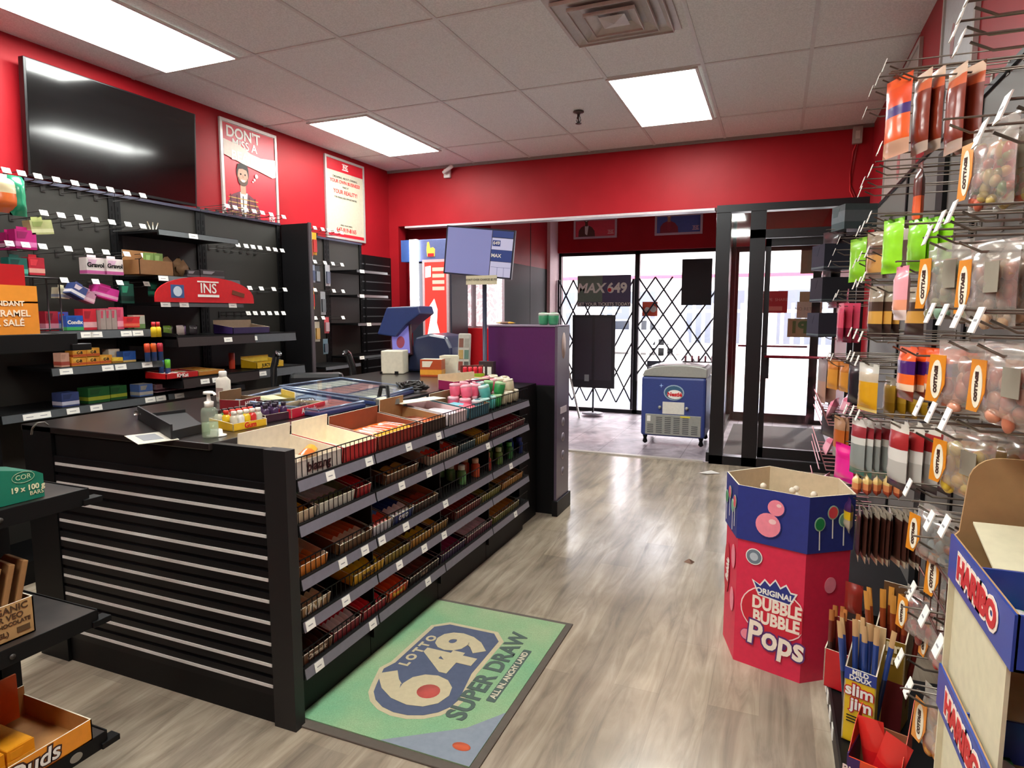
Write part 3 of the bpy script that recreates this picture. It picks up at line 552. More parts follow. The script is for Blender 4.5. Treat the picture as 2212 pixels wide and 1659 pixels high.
fl(t, 'Pops', .145, .18, .15, mat('5a2a6a', .5), M_, rz, .0115, .85, -.0025, -4); fl(t, 'Pops', .145, .18, .15, mat('f2e4d2', .5), M_, rz, .004, .85, -.0036, -4)
f = MB(); f.prism([(.075 + .036 * math.cos(2 * PI * k / 20), .5 + .036 * math.sin(2 * PI * k / 20)) for k in range(20)], -.0003, -.0011, WHT, 'y', M_); f.prism([(.075 + .032 * math.cos(2 * PI * k / 20), .5 + .032 * math.sin(2 * PI * k / 20)) for k in range(20)], -.0012, -.0018, mat('6e7a86', .5), 'y', M_); f.prism([(.075 + .018 * math.cos(2 * PI * k / 20), .5 + .018 * math.sin(2 * PI * k / 20)) for k in range(20)], -.002, -.0026, mat('b8c0c8', .5), 'y', M_); f.build('nut_free_seal', t)
f = MB(); f.prism([(.055 + .026 * math.cos(2 * PI * k / 20), .14 + .026 * math.sin(2 * PI * k / 20)) for k in range(20)], -.0003, -.0011, BLU, 'y', M_); f.prism([(.055 + .024 * math.cos(2 * PI * k / 20), .141 + .024 * math.sin(2 * PI * k / 20)) for k in range(20)], -.0012, -.0018, PK2, 'y', M_); f.build('gum_ball_print', t)
M_, Lw, rz = face_frame(2); f = MB(); f.prism([(.12 + .028 * math.cos(2 * PI * k / 20), .42 + .035 * math.sin(2 * PI * k / 20)) for k in range(20)], -.0003, -.0011, PK2, 'y', M_); f.build('gum_ball_print', t)
M_, Lw, rz = face_frame(0); f = MB()
for z_ in (.46, .26): f.prism([(.17 + .035 * math.cos(2 * PI * k / 20), z_ + .055 * math.sin(2 * PI * k / 20)) for k in range(20)], -.0003, -.0011, PK2, 'y', M_)
f.prism([(.05 + .05 * math.cos(2 * PI * k / 20), .36 + .12 * math.sin(2 * PI * k / 20)) for k in range(20)], -.0003, -.0011, mat('c81e34', .5), 'y', M_); f.build('side_print', t); fl(t, 'Bubble', .07, .07, .36, WHT, M_, rz, .002, .6, -.002, 80)
for i, (x, y, rx) in enumerate(((-.03, 2.99, 8), (.1, 2.94, -10), (.16, 2.96, 25), (.13, 2.98, -30))):
    s_ = thing('wrapped_lollipop', 'white wrapped lollipop standing in the hexagonal gum bin', 'lollipop', (x, y, .6865), group='lollipops in the hexagonal bin'); s_.rotation_euler = (R(rx * .6), R(rx * .4), 0)
    MB().tube([(0, 0, 0), (0, 0, .09)], .003, WHT).build('stick', s_); MB().ball((0, 0, .1), .014, mat('e8dcc8', .3)).lathe([(.004, .085), (.012, .07)], mat('e8dcc8', .4), 8).build('wrapper', s_)
# ------------------------------------------------------------------ product builders (front faces local -y, origin at the base)
def carton(label, w, d, h, mo, mi, loc, rz=0, back=0, text=None, tcol=None, ts=.04, name='display_carton', group=None, lip=None, ins=0, tilt=0):
    f = MB(); t = .004; hb = h + back; hl = lip if lip is not None else h; W2, D2 = w / 2, d / 2
    f.box(-W2, W2, -D2, D2, 0, t, mo); rz_t = R(tilt)
    def wall(pts_o, nrm, hh0, hh1):   # outer quad and inner quad with a thickness
        (ax, ay), (bx, by) = pts_o; nx, ny = nrm
        vs = [(ax, ay, 0), (bx, by, 0), (bx, by, hh1), (ax, ay, hh0)]; vi = [(x + nx * t, y + ny * t, z) for x, y, z in vs]
        f.add(vs, [(0, 1, 2, 3)], mo); f.add(vi, [(3, 2, 1, 0)], mi); f.add([vs[3], vs[2], vi[2], vi[3]], [(0, 1, 2, 3)], CREAM)
        f.add([vs[0], vs[3], vi[3], vi[0]], [(0, 1, 2, 3)], CREAM); f.add([vs[1], vs[2], vi[2], vi[1]], [(3, 2, 1, 0)], CREAM)
    wall(((-W2, -D2), (W2, -D2)), (0, 1), hl, hl); wall(((W2, -D2), (W2, D2)), (-1, 0), hl, h); wall(((W2, D2), (-W2, D2)), (0, -1), hb, hb); wall(((-W2, D2), (-W2, -D2)), (1, 0), h, hl)
    f.add([(-W2 + t, -D2 + t, t + .001), (W2 - t, -D2 + t, t + .001), (W2 - t, D2 - t, t + .001), (-W2 + t, D2 - t, t + .001)], [(0, 1, 2, 3)], mi)
    o = f.build(name); place(o, (loc[0], loc[1], loc[2] + D2 * math.sin(rz_t)), rz, tilt); tag(o, label, 'carton', group)
    if text: lettering(o, text, ts, (0, -D2 - .001, hl * .5), tcol or WHT, bold=ts * .03)
    return o
_bars = {}
def bar_mesh(cols, w, l, t, nu=4, nv=7, flat=.08, seed=1, wob=.0):
    k = (cols, round(w, 3), round(l, 3), round(t, 3), seed)
    if k not in _bars:
        ms = [mat(c, .28, coat=.4) for c in cols]; n = len(ms); f = MB()
        f.pillow(w, l, t, [((i + 1) / n + .001, m) for i, m in enumerate(ms)], nu=nu, nv=nv, flat=flat, seed=seed, wob=wob)
        _bars[k] = f.mesh('candy_bar')
    return _bars[k]
def fill(base, rz, w, d, cols, n, label, layers=1, t=.018, name='candy_bar', cat='candy bar', group=None, stand=False, jit=5, tilt=0):
    # wrapped bars laid side by side across the width of a carton, length along its depth
    if layers > 1: t = t + .013 * (layers - 1); layers = 1
    bw = w / n * .88; T = Matrix.Translation(Vector(base) + Vector((0, 0, d / 2 * math.sin(R(tilt))))) @ Matrix.Rotation(R(rz), 4, 'Z') @ Matrix.Rotation(R(tilt), 4, 'X'); rd = random.Random(int(abs(base[0] * 977 + base[1] * 1313 + base[2] * 331) * 10))
    for q in range(layers):
        for i in range(n):
            me = bar_mesh(cols, bw, d * .92, t)
            o = bpy.data.objects.new(name, me); C.objects.link(o)
            p = T @ Vector((-w / 2 + (i + .5) * w / n, -d * .46 , t * .55 + q * t * 1.05 + .001))
            M_ = Matrix.Translation(p) @ Matrix.Rotation(R(rz + rd.uniform(-jit, jit) * .3), 4, 'Z') @ Matrix.Rotation(R(-90 + tilt), 4, 'X')
            o.matrix_world = M_; tag(o, label, cat, group or label)
            o.location = M_.translation; o.rotation_euler = M_.to_euler()
def boxpack(label, w, d, h, cols, loc, rz=0, rx=0, ry=0, text=None, tcol=None, ts=.02, group=None, name='product_box', cat='box', band=None, hang=False):
    # printed carton: cols = (main, band, side)
    f = MB(); W2, D2 = w / 2, d / 2; m0 = mat(cols[0], .4, coat=.2); m1 = mat(cols[1], .4, coat=.2); m2 = mat(cols[2] if len(cols) > 2 else cols[0], .45)
    f.box(-W2, W2, -D2, D2, 0, h, m0); b0, b1 = band or (.12, .38)
    f.box(-W2 - .0006, W2 + .0006, -D2 - .0006, D2 + .0006, h * b0, h * b1, m1); f.box(-W2 * .96, W2 * .96, -D2 * .96, D2 * .96, h, h + .0012, m2)
    if hang: f.box(-W2 * .5, W2 * .5, -.001, .001, h, h + .02, m0)
    f.prism([(-W2 * .8, h * .55), (-W2 * .1, h * .55), (W2 * .2, h * .9), (-W2 * .8, h * .9)], -D2 - .001, -D2, m2, 'y')
    o = f.build(name); place(o, loc, rz, rx, ry); tag(o, label, cat, group)
    if text: lettering(o, text, ts, (0, -D2 - .0014, h * (.55 if not band or b1 < .3 else (b0 + b1) / 2)), tcol or WHT, bold=ts * .04)
    return o
def tag_mb(w=.035, h=.028, ang=20, y=0, z=0, m=None):   # a price card with a faint line of print
    f = MB(); T = Matrix.Translation((0, y, z)) @ Matrix.Rotation(R(-ang), 4, 'X')
    f.box(-w / 2, w / 2, -.001, .001, -h / 2, h / 2, m or TAG, T); f.box(-w * .28, w * .22, -.0014, -.001, -.003, .001, GREYT, T); return f
def shelf_with_strip(parent, w, d, z, tags=(), th=.018, lip=.045, m=BLK, strip=STRIP, ang=12, slope=0, name='shelf', tw=.05, th_=.036):
    # shelf plate behind a tilted price strip; local front = -y at y=0, shelf runs to y=d
    f = MB(); r_ = d * math.tan(R(slope)); f.prism([(0, z - th), (d, z - th + r_), (d, z + r_), (0, z)], -w / 2, w / 2, m, 'x'); f.box(-w / 2, w / 2, -.006, 0, z - lip, z + .004, m)
    s = f.build(name, parent)
    T = Matrix.Translation((0, -.008, z - lip / 2)) @ Matrix.Rotation(R(-ang), 4, 'X')
    MB().box(-w / 2 + .004, w / 2 - .004, -.002, .001, -lip / 2, lip / 2, strip, T).build('price_strip', s)
    for x in tags: g_ = tag_mb(tw, th_, ang, -.013, z - lip / 2).build('price_tag', s); g_.location = (x, 0, 0)
    return s
# ------------------------------------------------------------------ the counter
t = thing('sales_counter', 'long black sales counter with slatted end panel and dark worktop', 'counter', (0, 0, 0))
f = MB(); f.box(-3.04, -1.6, 1.755, 1.785, 0, 1.06, BLK); f.box(-1.685, -1.585, 1.74, 1.79, 0, 1.062, DK); f.box(-3.05, -2.86, 1.74, 1.755, 0, 1.06, BLK)
for k in range(10): z = .15 + k * .0833; f.box(-2.86, -1.69, 1.745, 1.757, z - .033, z + .036, BLK2)
f.build('end_panel', t)
f = MB()
for k in range(10): z = .154 + k * .0833; f.box(-2.85, -1.69, 1.742, 1.75, z - .006, z + .006, ALU)
f.build('slat_inserts', t)
MB().box(-3.0, -1.97, 1.79, 1.83, 0, 1.03, BLK).box(-1.97, -1.955, 1.79, 4.5, 0, 1.03, BLK).box(-3.05, -3.02, 1.79, 5.0, 0, 1.03, BLK).box(-2.16, -2.13, 4.5, 5.0, 0, 1.03, BLK).build('carcass', t)
MB().box(-3.06, -1.945, 1.74, 4.5, 1.035, 1.062, mat('26201e', .28, coat=.2)).box(-3.06, -2.12, 4.5, 5.05, 1.035, 1.062, mat('26201e', .28, coat=.2)).build('worktop', t, .004)
MB().box(-1.955, -1.66, 4.16, 4.5, 0, 1.02, BLK).build('end_post', t)
bays = [(1.792, 2.28), (2.28, 2.90), (2.90, 3.52), (3.52, 4.15)]
LV = [.96, .79, .585, .42, .235]; TLT = [4, 12, 12, 12, 12]
tagpx = {0: [(708, 0), (792, 0), (878, 1), (943, 1)], 1: [(863, 1), (922, 1), (1050, 2)], 2: [(735, 0), (783, 0), (820, 1), (872, 1), (958, 2), (1100, 3)], 3: [(665, 0), (742, 0), (858, 1), (912, 1), (955, 2)], 4: [(684, 0), (800, 0), (920, 1), (1110, 3)]}
bn = ['nearest the slatted end panel', 'second from the slatted end panel', 'third from the slatted end panel', 'farthest, next to the purple cabinet']
BY = {}
for bi, (y0, y1) in enumerate(bays):
    w_ = y1 - y0 - .004; u = thing('candy_shelf_unit', 'black five tier candy shelving bay on the counter front, ' + bn[bi], 'shelving', (-1.59, (y0 + y1) / 2, 0), 90)
    MB().box(-w_ / 2, w_ / 2, .335, .35, .02, 1.03, BLK).build('back_panel', u); MB().box(-w_ / 2, w_ / 2, .04, .335, 0, .165, BLK).build('base', u)
    f = MB(); f.box(-w_ / 2 - .002, -w_ / 2 + .006, .02, .335, .1, .9, BLK2); f.build('bracket', u)
    for li, z in enumerate(LV):
        tg = []
        for px, _ in tagpx[li]:
            y = ypx(px, -1.59, z - .03)
            if y0 < y < y1: tg.append(y - (y0 + y1) / 2)
        s = shelf_with_strip(u, w_, .33, z - .018, tg, lip=.042, slope=TLT[li])
        fe = MB(); n = int(w_ / .03)
        zb, zt = z - .012, z + (.062 if li == 0 else .05)
        for k in range(n + 1): x = -w_ / 2 + .01 + k * (w_ - .02) / n; fe.box(x - .0012, x + .0012, .002, .0044, zb, zt, BWIRE)
        fe.box(-w_ / 2 + .005, w_ / 2 - .005, 0, .004, zt, zt + .004, BWIRE); fe.build('wire_fence', u)
# cartons on the counter shelves: level, photo column range, outer, inner, contents colours, count, layers, wording, print
TR = [
 (0, 632, 738, 'd8d0c6', 'd9cdb8', None, 0, 0, 'large open white carton with red edge and handwriting', ('blazing', '3a1418', .05), .05),
 (0, 742, 812, 'c22a2a', 'efe0c4', None, 0, 0, 'empty red and yellow carton with cream inside', None, .05),
 (0, 816, 912, '8c2010', '8f4a2a', ('f25a1c', 'e8401a', 'f07a20'), 7, 3, 'red carton heaped with orange wrapped bars', None, .035),
 (0, 916, 962, '3a2216', '9a6f42', ('6a3520', 'c04a20'), 5, 2, 'brown carton nearly empty with tall back flap', None, .06),
 (0, 970, 1008, 'd8c8c8', 'e0c0c0', ('f0b8c0', 'e8a8b4'), 3, 3, 'white carton of pink gum packs', None, .02),
 (0, 1014, 1056, '3a6a78', '8a6a48', ('5f9aa8', 'c05060'), 4, 3, 'teal carton of blue and red gum packs', None, .03),
 (1, 630, 680, 'd8c8a8', '3a2a20', ('4a1f18', 'd8cdb8', 'c8a030'), 5, 2, 'pale carton of dark wrapped chocolate bars', None, 0),
 (1, 684, 764, 'd8dcd0', '7a9a70', ('7fae7c', 'e8e8d8', '6a8a60'), 6, 1, 'white carton lined with green film', None, .03),
 (1, 770, 800, 'b01a22', '7c1a18', ('d02a30', 'a01820'), 2, 3, 'red carton of red wrapped bars', None, .02),
 (1, 832, 902, '6a4526', '4a2f1c', ('2a1a12', 'b89048'), 3, 1, 'brown carton with a few dark bars', None, .02),
 (1, 928, 988, 'c8b8a0', '9a3020', ('c83a28', 'd8d0c0', 'c83a28'), 6, 3, 'white carton of red topped bars', None, 0),
 (1, 992, 1026, '2e5058', '3a4a4c', ('4a7a88', '2a3a40'), 4, 2, 'teal carton of teal bars', None, .01),
 (1, 1030, 1056, 'b8902a', '7a2a1c', ('b02a28', 'c89a38'), 4, 3, 'yellow carton of red bars', None, 0),
 (1, 1060, 1132, '6a2028', '5a1a20', ('9c2a30', '7a2028'), 10, 3, 'long dark red carton of red bars', ('Snickers', 'd8a8a0', .03), 0),
 (2, 634, 706, 'e08a28', 'e8d8b8', ('f0b090', 'e87a3a'), 5, 1, 'orange carton with tall cream sides', None, .05),
 (2, 732, 802, '6a4a2a', '6a3c1c', ('7a3a1a', 'b05a30', 'd8b8a0'), 6, 2, 'brown carton with white side', None, .02),
 (2, 804, 846, 'd0d4dc', 'b08858', ('e8e4dc', '5a8ac0', 'd04a3a'), 5, 3, 'white carton of white and blue snack packs', None, .03),
 (2, 848, 892, '1f3478', '8a6a48', ('26408c', '1c2c68', 'e8e4e0'), 4, 3, 'blue carton of dark blue cookie packs', ('OREO', 'f0f0f0', .03), .02),
 (2, 894, 945, '3a2216', 'a8804e', ('5a2c18', '8a3a28'), 4, 1, 'brown carton with tan back flap', None, .05),
 (3, 640, 712, 'a88a5c', '2c1a14', ('3a2018', '241410', 'c8b088'), 5, 2, 'tan carton of dark brown bars', ('UNIT', 'f0e8d8', .05), .02),
 (3, 762, 828, 'e0b020', 'c89a1c', ('e8b828', '3a2a14', 'e0a820'), 5, 3, 'bright yellow carton of peanut candy packs', ('peanut', '5a3418', .035), 0),
 (3, 830, 884, '98862a', '6a5a1e', ('a8942c', '7a6a20'), 6, 2, 'olive yellow carton of yellow packs', None, .02),
 (3, 886, 932, 'b8801c', '4a2c18', ('c8901c', '4a2a18', 'e0a830'), 4, 2, 'dark gold carton of caramel bars', None, .02),
 (3, 934, 966, '9a7228', '3c2a18', ('7a5a28', 'b08830'), 3, 2, 'brown gold carton of small bars', None, .02),
 (3, 984, 1038, '7a2a20', '5a1c18', ('9a3028', '702018'), 7, 3, 'long red carton of red bars', None, 0),
 (3, 1040, 1080, '8a8a2a', '5c5a1c', ('a89c30', '6c6a20'), 6, 2, 'olive green carton of yellow bars', None, 0),
 (3, 1084, 1128, 'c8923a', '7a5a30', ('c89040', '9a6a30'), 3, 2, 'amber carton with a clear front', None, .03),
 (4, 650, 716, '6a4020', '3a2012', ('5a3418', '2f1c10'), 5, 3, 'mid brown lettered carton', ('Caramilk', 'e8dcc8', .03), 0),
 (4, 720, 778, '8a1a28', '3a2228', ('4a2038', 'c02838', 'd8d0d0'), 6, 3, 'purple and red carton of fruit bars', None, .02),
 (4, 782, 834, 'a01c28', '3c1c20', ('7a2030', 'c82c38'), 6, 3, 'red carton of dark red bars', None, 0),
 (4, 838, 880, 'ee5a1c', 'd84a18', ('f06a20', 'e04a18'), 4, 3, 'bright orange carton of peanut butter cups', ("Reese's", 'f0d040', .035), .02),
 (4, 884, 946, '2e1a16', '20120f', ('3c2420', '5a3a30'), 5, 2, 'dark cocoa brown carton', ('DARK', 'a89078', .025), 0),
 (4, 952, 1004, '3a1f58', '2a1a48', ('4a2a70', '7a2a50'), 6, 2, 'purple carton of purple wrapped bars', None, 0),
 (4, 1008, 1062, '6a1f40', '3a1a30', ('8a2848', 'c0b0b8'), 7, 2, 'plum carton of dark pink bars', None, 0),
 (4, 1066, 1120, '7a7a2a', '4a4a20', ('8a8a38', 'a87a30'), 7, 2, 'olive carton of mixed small bars', None, 0)]
def brighter(h): return ''.join('%02x' % min(255, int(int(h[i:i + 2], 16) * 1.3 + 8)) for i in (0, 2, 4))
tier = ['top', 'second', 'third', 'fourth', 'bottom']
for (lv, a_, b_, co, ci, bc, n, ly, wd, tx, bk) in TR:
    z = LV[lv] - .017; y0, y1 = ypx(a_, -1.6, z + .03), ypx(b_, -1.6, z + .03)
    y0 = max(y0, 1.796); y1 = min(y1, 4.14); w_ = y1 - y0; dp = .24 if lv else .27; h = .062 if lv else .085
    if w_ < .05: continue
    c_ = carton(f'{wd}, {tier[lv]} counter shelf', w_, dp, h, mat(co, .5, coat=.15), mat(ci, .7), (-1.6 - dp / 2, (y0 + y1) / 2, z), 90, back=bk, lip=h * .75,
           text=tx[0] if tx else None, tcol=mat(tx[1], .5) if tx else None, ts=tx[2] if tx else .04, tilt=TLT[lv])
    if bc: 
        lab = f'{wd.split(" of ")[-1] if " of " in wd else "wrapped bar"} inside the {wd.split(" of ")[0]}, {tier[lv]} candy shelf'
        lab = ('wrapped bar in the ' + wd.split(' of ')[0].replace('nearly empty ', '') + ', ' + tier[lv] + ' candy shelf').replace(' reading Kit side on', '')
        fill((-1.6 - dp / 2, (y0 + y1) / 2, z + .006), 90, w_ - .014, dp - .012, tuple(brighter(c) for c in bc), n, lab, ly, t=.022, jit=(45 if 'heaped' in wd else 14), group='sweets in the ' + wd, tilt=TLT[lv])
# one lone snack in the first carton
o = bpy.data.objects.new('candy_bar', bar_mesh(('1c2a50', 'e0a030', 'c86a28'), .06, .13, .03)); C.objects.link(o); place(o, (-1.72, 2.0, .985), 20, -80); tag(o, 'yellow and blue wrapped snack lying alone in the large white carton', 'snack')
# gum cups heaped at the far end of the top shelf
def cup(label, col, lid, loc, rz=0, rx=0, ry=0, s=1, group=None):
    f = MB(); f.lathe([(.026 * s, 0), (.033 * s, .01 * s), (.036 * s, .06 * s), (.033 * s, .066 * s)], mat(col, .35, coat=.2), 12); o = f.build('gum_cup')
    MB().lathe([(.035 * s, .062 * s), (.036 * s, .076 * s), (.03 * s, .08 * s)], mat(lid, .35, coat=.3), 12).build('lid', o); MB().lathe([(.018 * s, .0805 * s), (.018 * s, .0835 * s)], mat(col, .4), 10).build('flip_top', o)
    place(o, loc, rz, rx, ry); return tag(o, label, 'gum cup', group or label)
GC = {'pink': ('e0607c', 'f4b4c0'), 'teal': ('3a7480', 'c8d8d8'), 'mint': ('4fa8a0', 'c0e8e0'), 'green': ('2f8a48', 'b6dca8'), 'cream': ('c8bc9c', 'e8e0c8')}
for r_, row in enumerate((('teal', 'mint', 'mint', 'green', 'cream', 'cream', 'cream'), ('pink', 'pink', 'teal', 'green', 'pink', 'cream', 'cream'), ('pink', 'pink', 'pink', 'mint', 'pink', 'pink', 'cream'))):
    for k, nm in enumerate(row):
        yc = 3.44 + k * .095
        for q in range(1 + (r_ > 0 or k % 2)):
            if yc > 4.1: continue
            cup(f'{nm} gum cup heaped at the far end of the top counter shelf', *GC[nm], (-1.645 - r_ * .082, yc + (q * .03), .95 + .006 * r_ + q * .076), random.uniform(0, 360), random.uniform(-14, 14) * q, random.uniform(-14, 14) * q, group=f'{nm} gum cups on the counter')
for px, c1, nm, lv, c2 in ((995, '5f9a5a', 'green', 2, 'dfe8d8'), (1025, 'c8502a', 'orange', 2, 'e8c8a8'), (1050, 'b83a28', 'red', 2, 'e8a070'), (1075, '6a9a4a', 'green', 2, 'b8d8a0'), (1098, '2f7a3c', 'green', 2, '4fb05a'), (1122, '2f4fa0', 'blue', 2, '4a70c8'), (1140, '2f4fa0', 'blue', 2, '5a80d8')):
    z = LV[lv] - .017; yc = min(ypx(px, -1.64, z + .08), 4.09)
    for k in range(3):
        o = thing('mint_bottle', f'small {nm} capped candy bottle, {["near", "far"][px > 1060]} part of the third counter shelf', 'bottle', (-1.635 - k * .07, yc, z), 0, f'{nm} candy bottles, {["near", "far"][px > 1060]} part of third shelf')
        MB().lathe([(.026, 0), (.028, .01), (.028, .075), (.016, .09)], mat(c1, .35, coat=.2), 10).build('body', o); MB().lathe([(.02, .088), (.021, .112), (.017, .116)], mat(c2, .3, coat=.3), 10).build('cap', o)
# dark purple end cabinet
t = thing('end_cabinet', 'tall purple cabinet with round stickers at the far end of the counter', 'cabinet', (0, 0, 0))
PUR = mat('56235a', .32, coat=.2)
MB().box(-2.08, -1.52, 4.55, 4.8, 1.0, 1.445, PUR).box(-2.08, -1.52, 4.55, 4.8, 0, 1.0, BLK).build('body', t, .004)
MB().box(-1.52, -1.5, 4.52, 4.82, .02, 1.45, mat('5b5060', .35, coat=.3)).build('side_panel', t); MB().box(-1.53, -1.485, 4.5, 4.84, 0, .12, BLK2).build('foot', t, .004); MB().box(-2.09, -1.5, 4.54, 4.81, 1.445, 1.455, mat('9a8aa0', .3)).build('top_trim', t)
for z, r_ in ((.71, .035), (.59, .035), (.45, .035), (.32, .035)):
    MB().lathe([(r_, 0), (r_, .002)], mat('9a9098', .5), 18, Matrix.Translation((-1.5, 4.67, z)) @ Matrix.Rotation(R(90), 4, 'Y')).lathe([(r_ * .7, .002), (r_ * .7, .003)], mat('6a6470', .5), 16, Matrix.Translation((-1.5, 4.67, z)) @ Matrix.Rotation(R(90), 4, 'Y')).build('round_sticker', t)
MB().lathe([(.05, 0), (.05, .002)], mat('b8a49c', .5), 18, Matrix.Translation((-1.5, 4.67, 1.3)) @ Matrix.Rotation(R(90), 4, 'Y') @ Matrix.Diagonal((2, 1, 1, 1))).build('oval_sticker', t)
MB().box(-1.5, -1.497, 4.6, 4.75, .78, .83, mat('c8c0c8', .5)).build('white_sticker', t)
o = bpy.data.objects.new('caramel_bar', bar_mesh(('d8a838', '6a3a1c', 'd8a838'), .045, .17, .02)); C.objects.link(o); place(o, (-1.92, 4.7, 1.468), 80, -90); tag(o, 'gold and brown caramel bar lying on top of the purple cabinet', 'candy bar')
lettering(o, 'CARAMILK', .022, (0, -.012, .085), WHT, (90, -90, 0))
for i, x in enumerate((-1.66, -1.58)): cup(['green gum cup on the purple cabinet, the left of two', 'green gum cup on the purple cabinet at its right corner'][i], '3f9a6a', 'd8e8d8', (x, 4.66, 1.456), 0, s=1.15, group='gum cups on the purple cabinet')
# ------------------------------------------------------------------ things on the worktop
ZT = 1.063
def top(px, py, z=ZT): p = at(px, py, 2, z); return (p.x, p.y, z)
p = top(455, 945)
t = thing('hand_sanitizer', 'clear pump bottle of hand sanitizer at the near corner of the worktop', 'bottle', p); t.scale = (1, 1, .86)
MB().lathe([(.03, 0), (.033, .01), (.033, .12), (.028, .135), (.013, .142)], mat('b8c8b0', .08, alpha=.25, coat=.5), 16, None, 1.1, .8).build('bottle', t); MB().lathe([(.029, .004), (.031, .012), (.031, .07)], mat('a9c29a', .1, alpha=.45), 16, None, 1.1, .8).build('gel', t)
f = MB(); f.lathe([(.016, .14), (.018, .165), (.008, .17), (.006, .2), (.02, .2), (.018, .212), (.004, .214)], WPLAST, 14); f.tube([(0, 0, .206), (.035, -.005, .206), (.04, -.005, .198)], .006, WPLAST); f.build('pump', t)
p = top(484, 868); t = thing('cleaner_bottle', 'white cleaner bottle standing behind the red lozenge box', 'bottle', p)
MB().lathe([(.035, 0), (.038, .01), (.038, .12), (.02, .14)], mat('cfc8ba', .45), 14, None, 1.2, .8).build('bottle', t); MB().lathe([(.02, .138), (.021, .165), (.017, .17)], WPLAST, 14).build('cap', t); MB().box(-.02, .03, -.033, -.031, .03, .08, mat('a08a80', .5)).build('paper_label', t)
p = top(468, 941); t = thing('white_lid', 'small round white lid beside the pump bottle', 'lid', p); MB().lathe([(.038, 0), (.038, .004), (.024, .006), (.022, .024), (.018, .026)], WPLAST, 16).build('lid', t)
p = top(478, 925); f = MB(); rd = random.Random(3)
f.lathe([(.02 + .012 * rd.random(), z * .012) for z in range(4)] + [(.006, .05)], mat('b8c4cc', .6), 7); o = f.build('crumpled_tissue'); place(o, (p[0], p[1] + .02, ZT)); tag(o, 'crumpled bluish tissue between the pump bottle and the gum bottles', 'tissue')
pa, pb = Vector(top(504, 932)), Vector(top(577, 918)); ang = math.degrees(math.atan2((pb - pa).y, (pb - pa).x)); w_ = (pb - pa).length
mid = (pa + pb) / 2; T = Matrix.Rotation(R(ang), 4, 'Z')
carton('yellow carton holding small gum bottles at the near end of the worktop', w_, .15, .045, mat('e8b82a', .45, coat=.2), mat('8a6a30', .7), mid + T @ Vector((0, .075, 0)), ang, text='Gum', tcol=RED, ts=.03, lip=.03)
cols = ['c8c0a8', 'd8d4c8', 'e0b820', 'c8302a', 'b8b8a0', '4fa860']
def minibottle(label, c1, c2, loc, group):
    o = thing('gum_bottle', label, 'bottle', loc, 0, group); MB().lathe([(.014, 0), (.017, .01), (.017, .045), (.009, .058)], mat(c1, .3, coat=.3), 10).build('body', o); MB().lathe([(.011, .056), (.012, .07), (.01, .073)], mat(c2, .3), 10).build('cap', o); return o
for r_ in range(3):
    for k in range(5):
        q = mid + T @ Vector((-w_ / 2 + .026 + k * (w_ - .05) / 4, .025 + r_ * .048, .006)); c_ = cols[(k + r_ * 2) % 6]
        minibottle('small assorted gum bottle standing in the yellow carton', c_, ['e8e4d8', 'c83020', '302020'][r_], q, 'gum bottles in the yellow carton')
pa2, pb2 = Vector(top(580, 915)), Vector(top(624, 903)); w2_ = (pb2 - pa2).length; mid2 = (pa2 + pb2) / 2
carton('dark purple carton of gum bottles beside the yellow carton', w2_, .15, .045, mat('3c2430', .45, coat=.2), mat('2a1a20', .7), mid2 + T @ Vector((0, .075, 0)), ang, lip=.035)
for r_ in range(3):
    for k in range(3): minibottle('purple gum bottle standing in the dark purple carton', '3c2448', '2a2030', mid2 + T @ Vector((-w2_ / 2 + .025 + k * (w2_ - .05) / 2, .025 + r_ * .048, .006)), 'purple gum bottles')
pa3, pb3 = Vector(top(630, 905)), Vector(top(703, 885)); w3_ = (pb3 - pa3).length; mid3 = (pa3 + pb3) / 2; a3 = math.degrees(math.atan2((pb3 - pa3).y, (pb3 - pa3).x)) 
carton('low red candy tray with white script lying on the worktop', w3_, .14, .045, mat('c81c34', .4, coat=.3), mat('a89878', .7), mid3 + Matrix.Rotation(R(a3), 4, 'Z') @ Vector((0, .07, 0)), a3, text='Airheads', ts=.035)
# lozenge box, jar, ticket cases
p = top(520, 880); carton('brown topped red lozenge box behind the gum bottles', .17, .12, .05, mat('7c1820', .45), mat('6a4a2c', .7), p, ang + 14, back=.04, text='HALLS', ts=.032)
p = top(590, 872); c_ = carton('open black and gold carton of pale yellow packs near the jar', .2, .17, .035, mat('2a2418', .5), mat('c8a838', .6), (p[0], p[1], ZT), -28, back=.03); fill((p[0], p[1], ZT + .006), -28, .19, .16, ('e8dca0', 'f0e8c0', 'e8dca0'), 6, 'pale yellow pack in the open black and gold carton', 2, t=.016, name='gum_pack', cat='pack', group='pale yellow packs')
p = top(662, 882); t = thing('glass_jar', 'low glass jar of dark red sweets in front of the ticket case', 'jar', p); MB().lathe([(.04, .002), (.046, .012), (.046, .045), (.04, .05)], GLASS, 18).build('jar', t); MB().lathe([(.036, .004), (.042, .014), (.042, .032), (.01, .036)], mat('6a1c20', .3), 14).build('sweets', t)
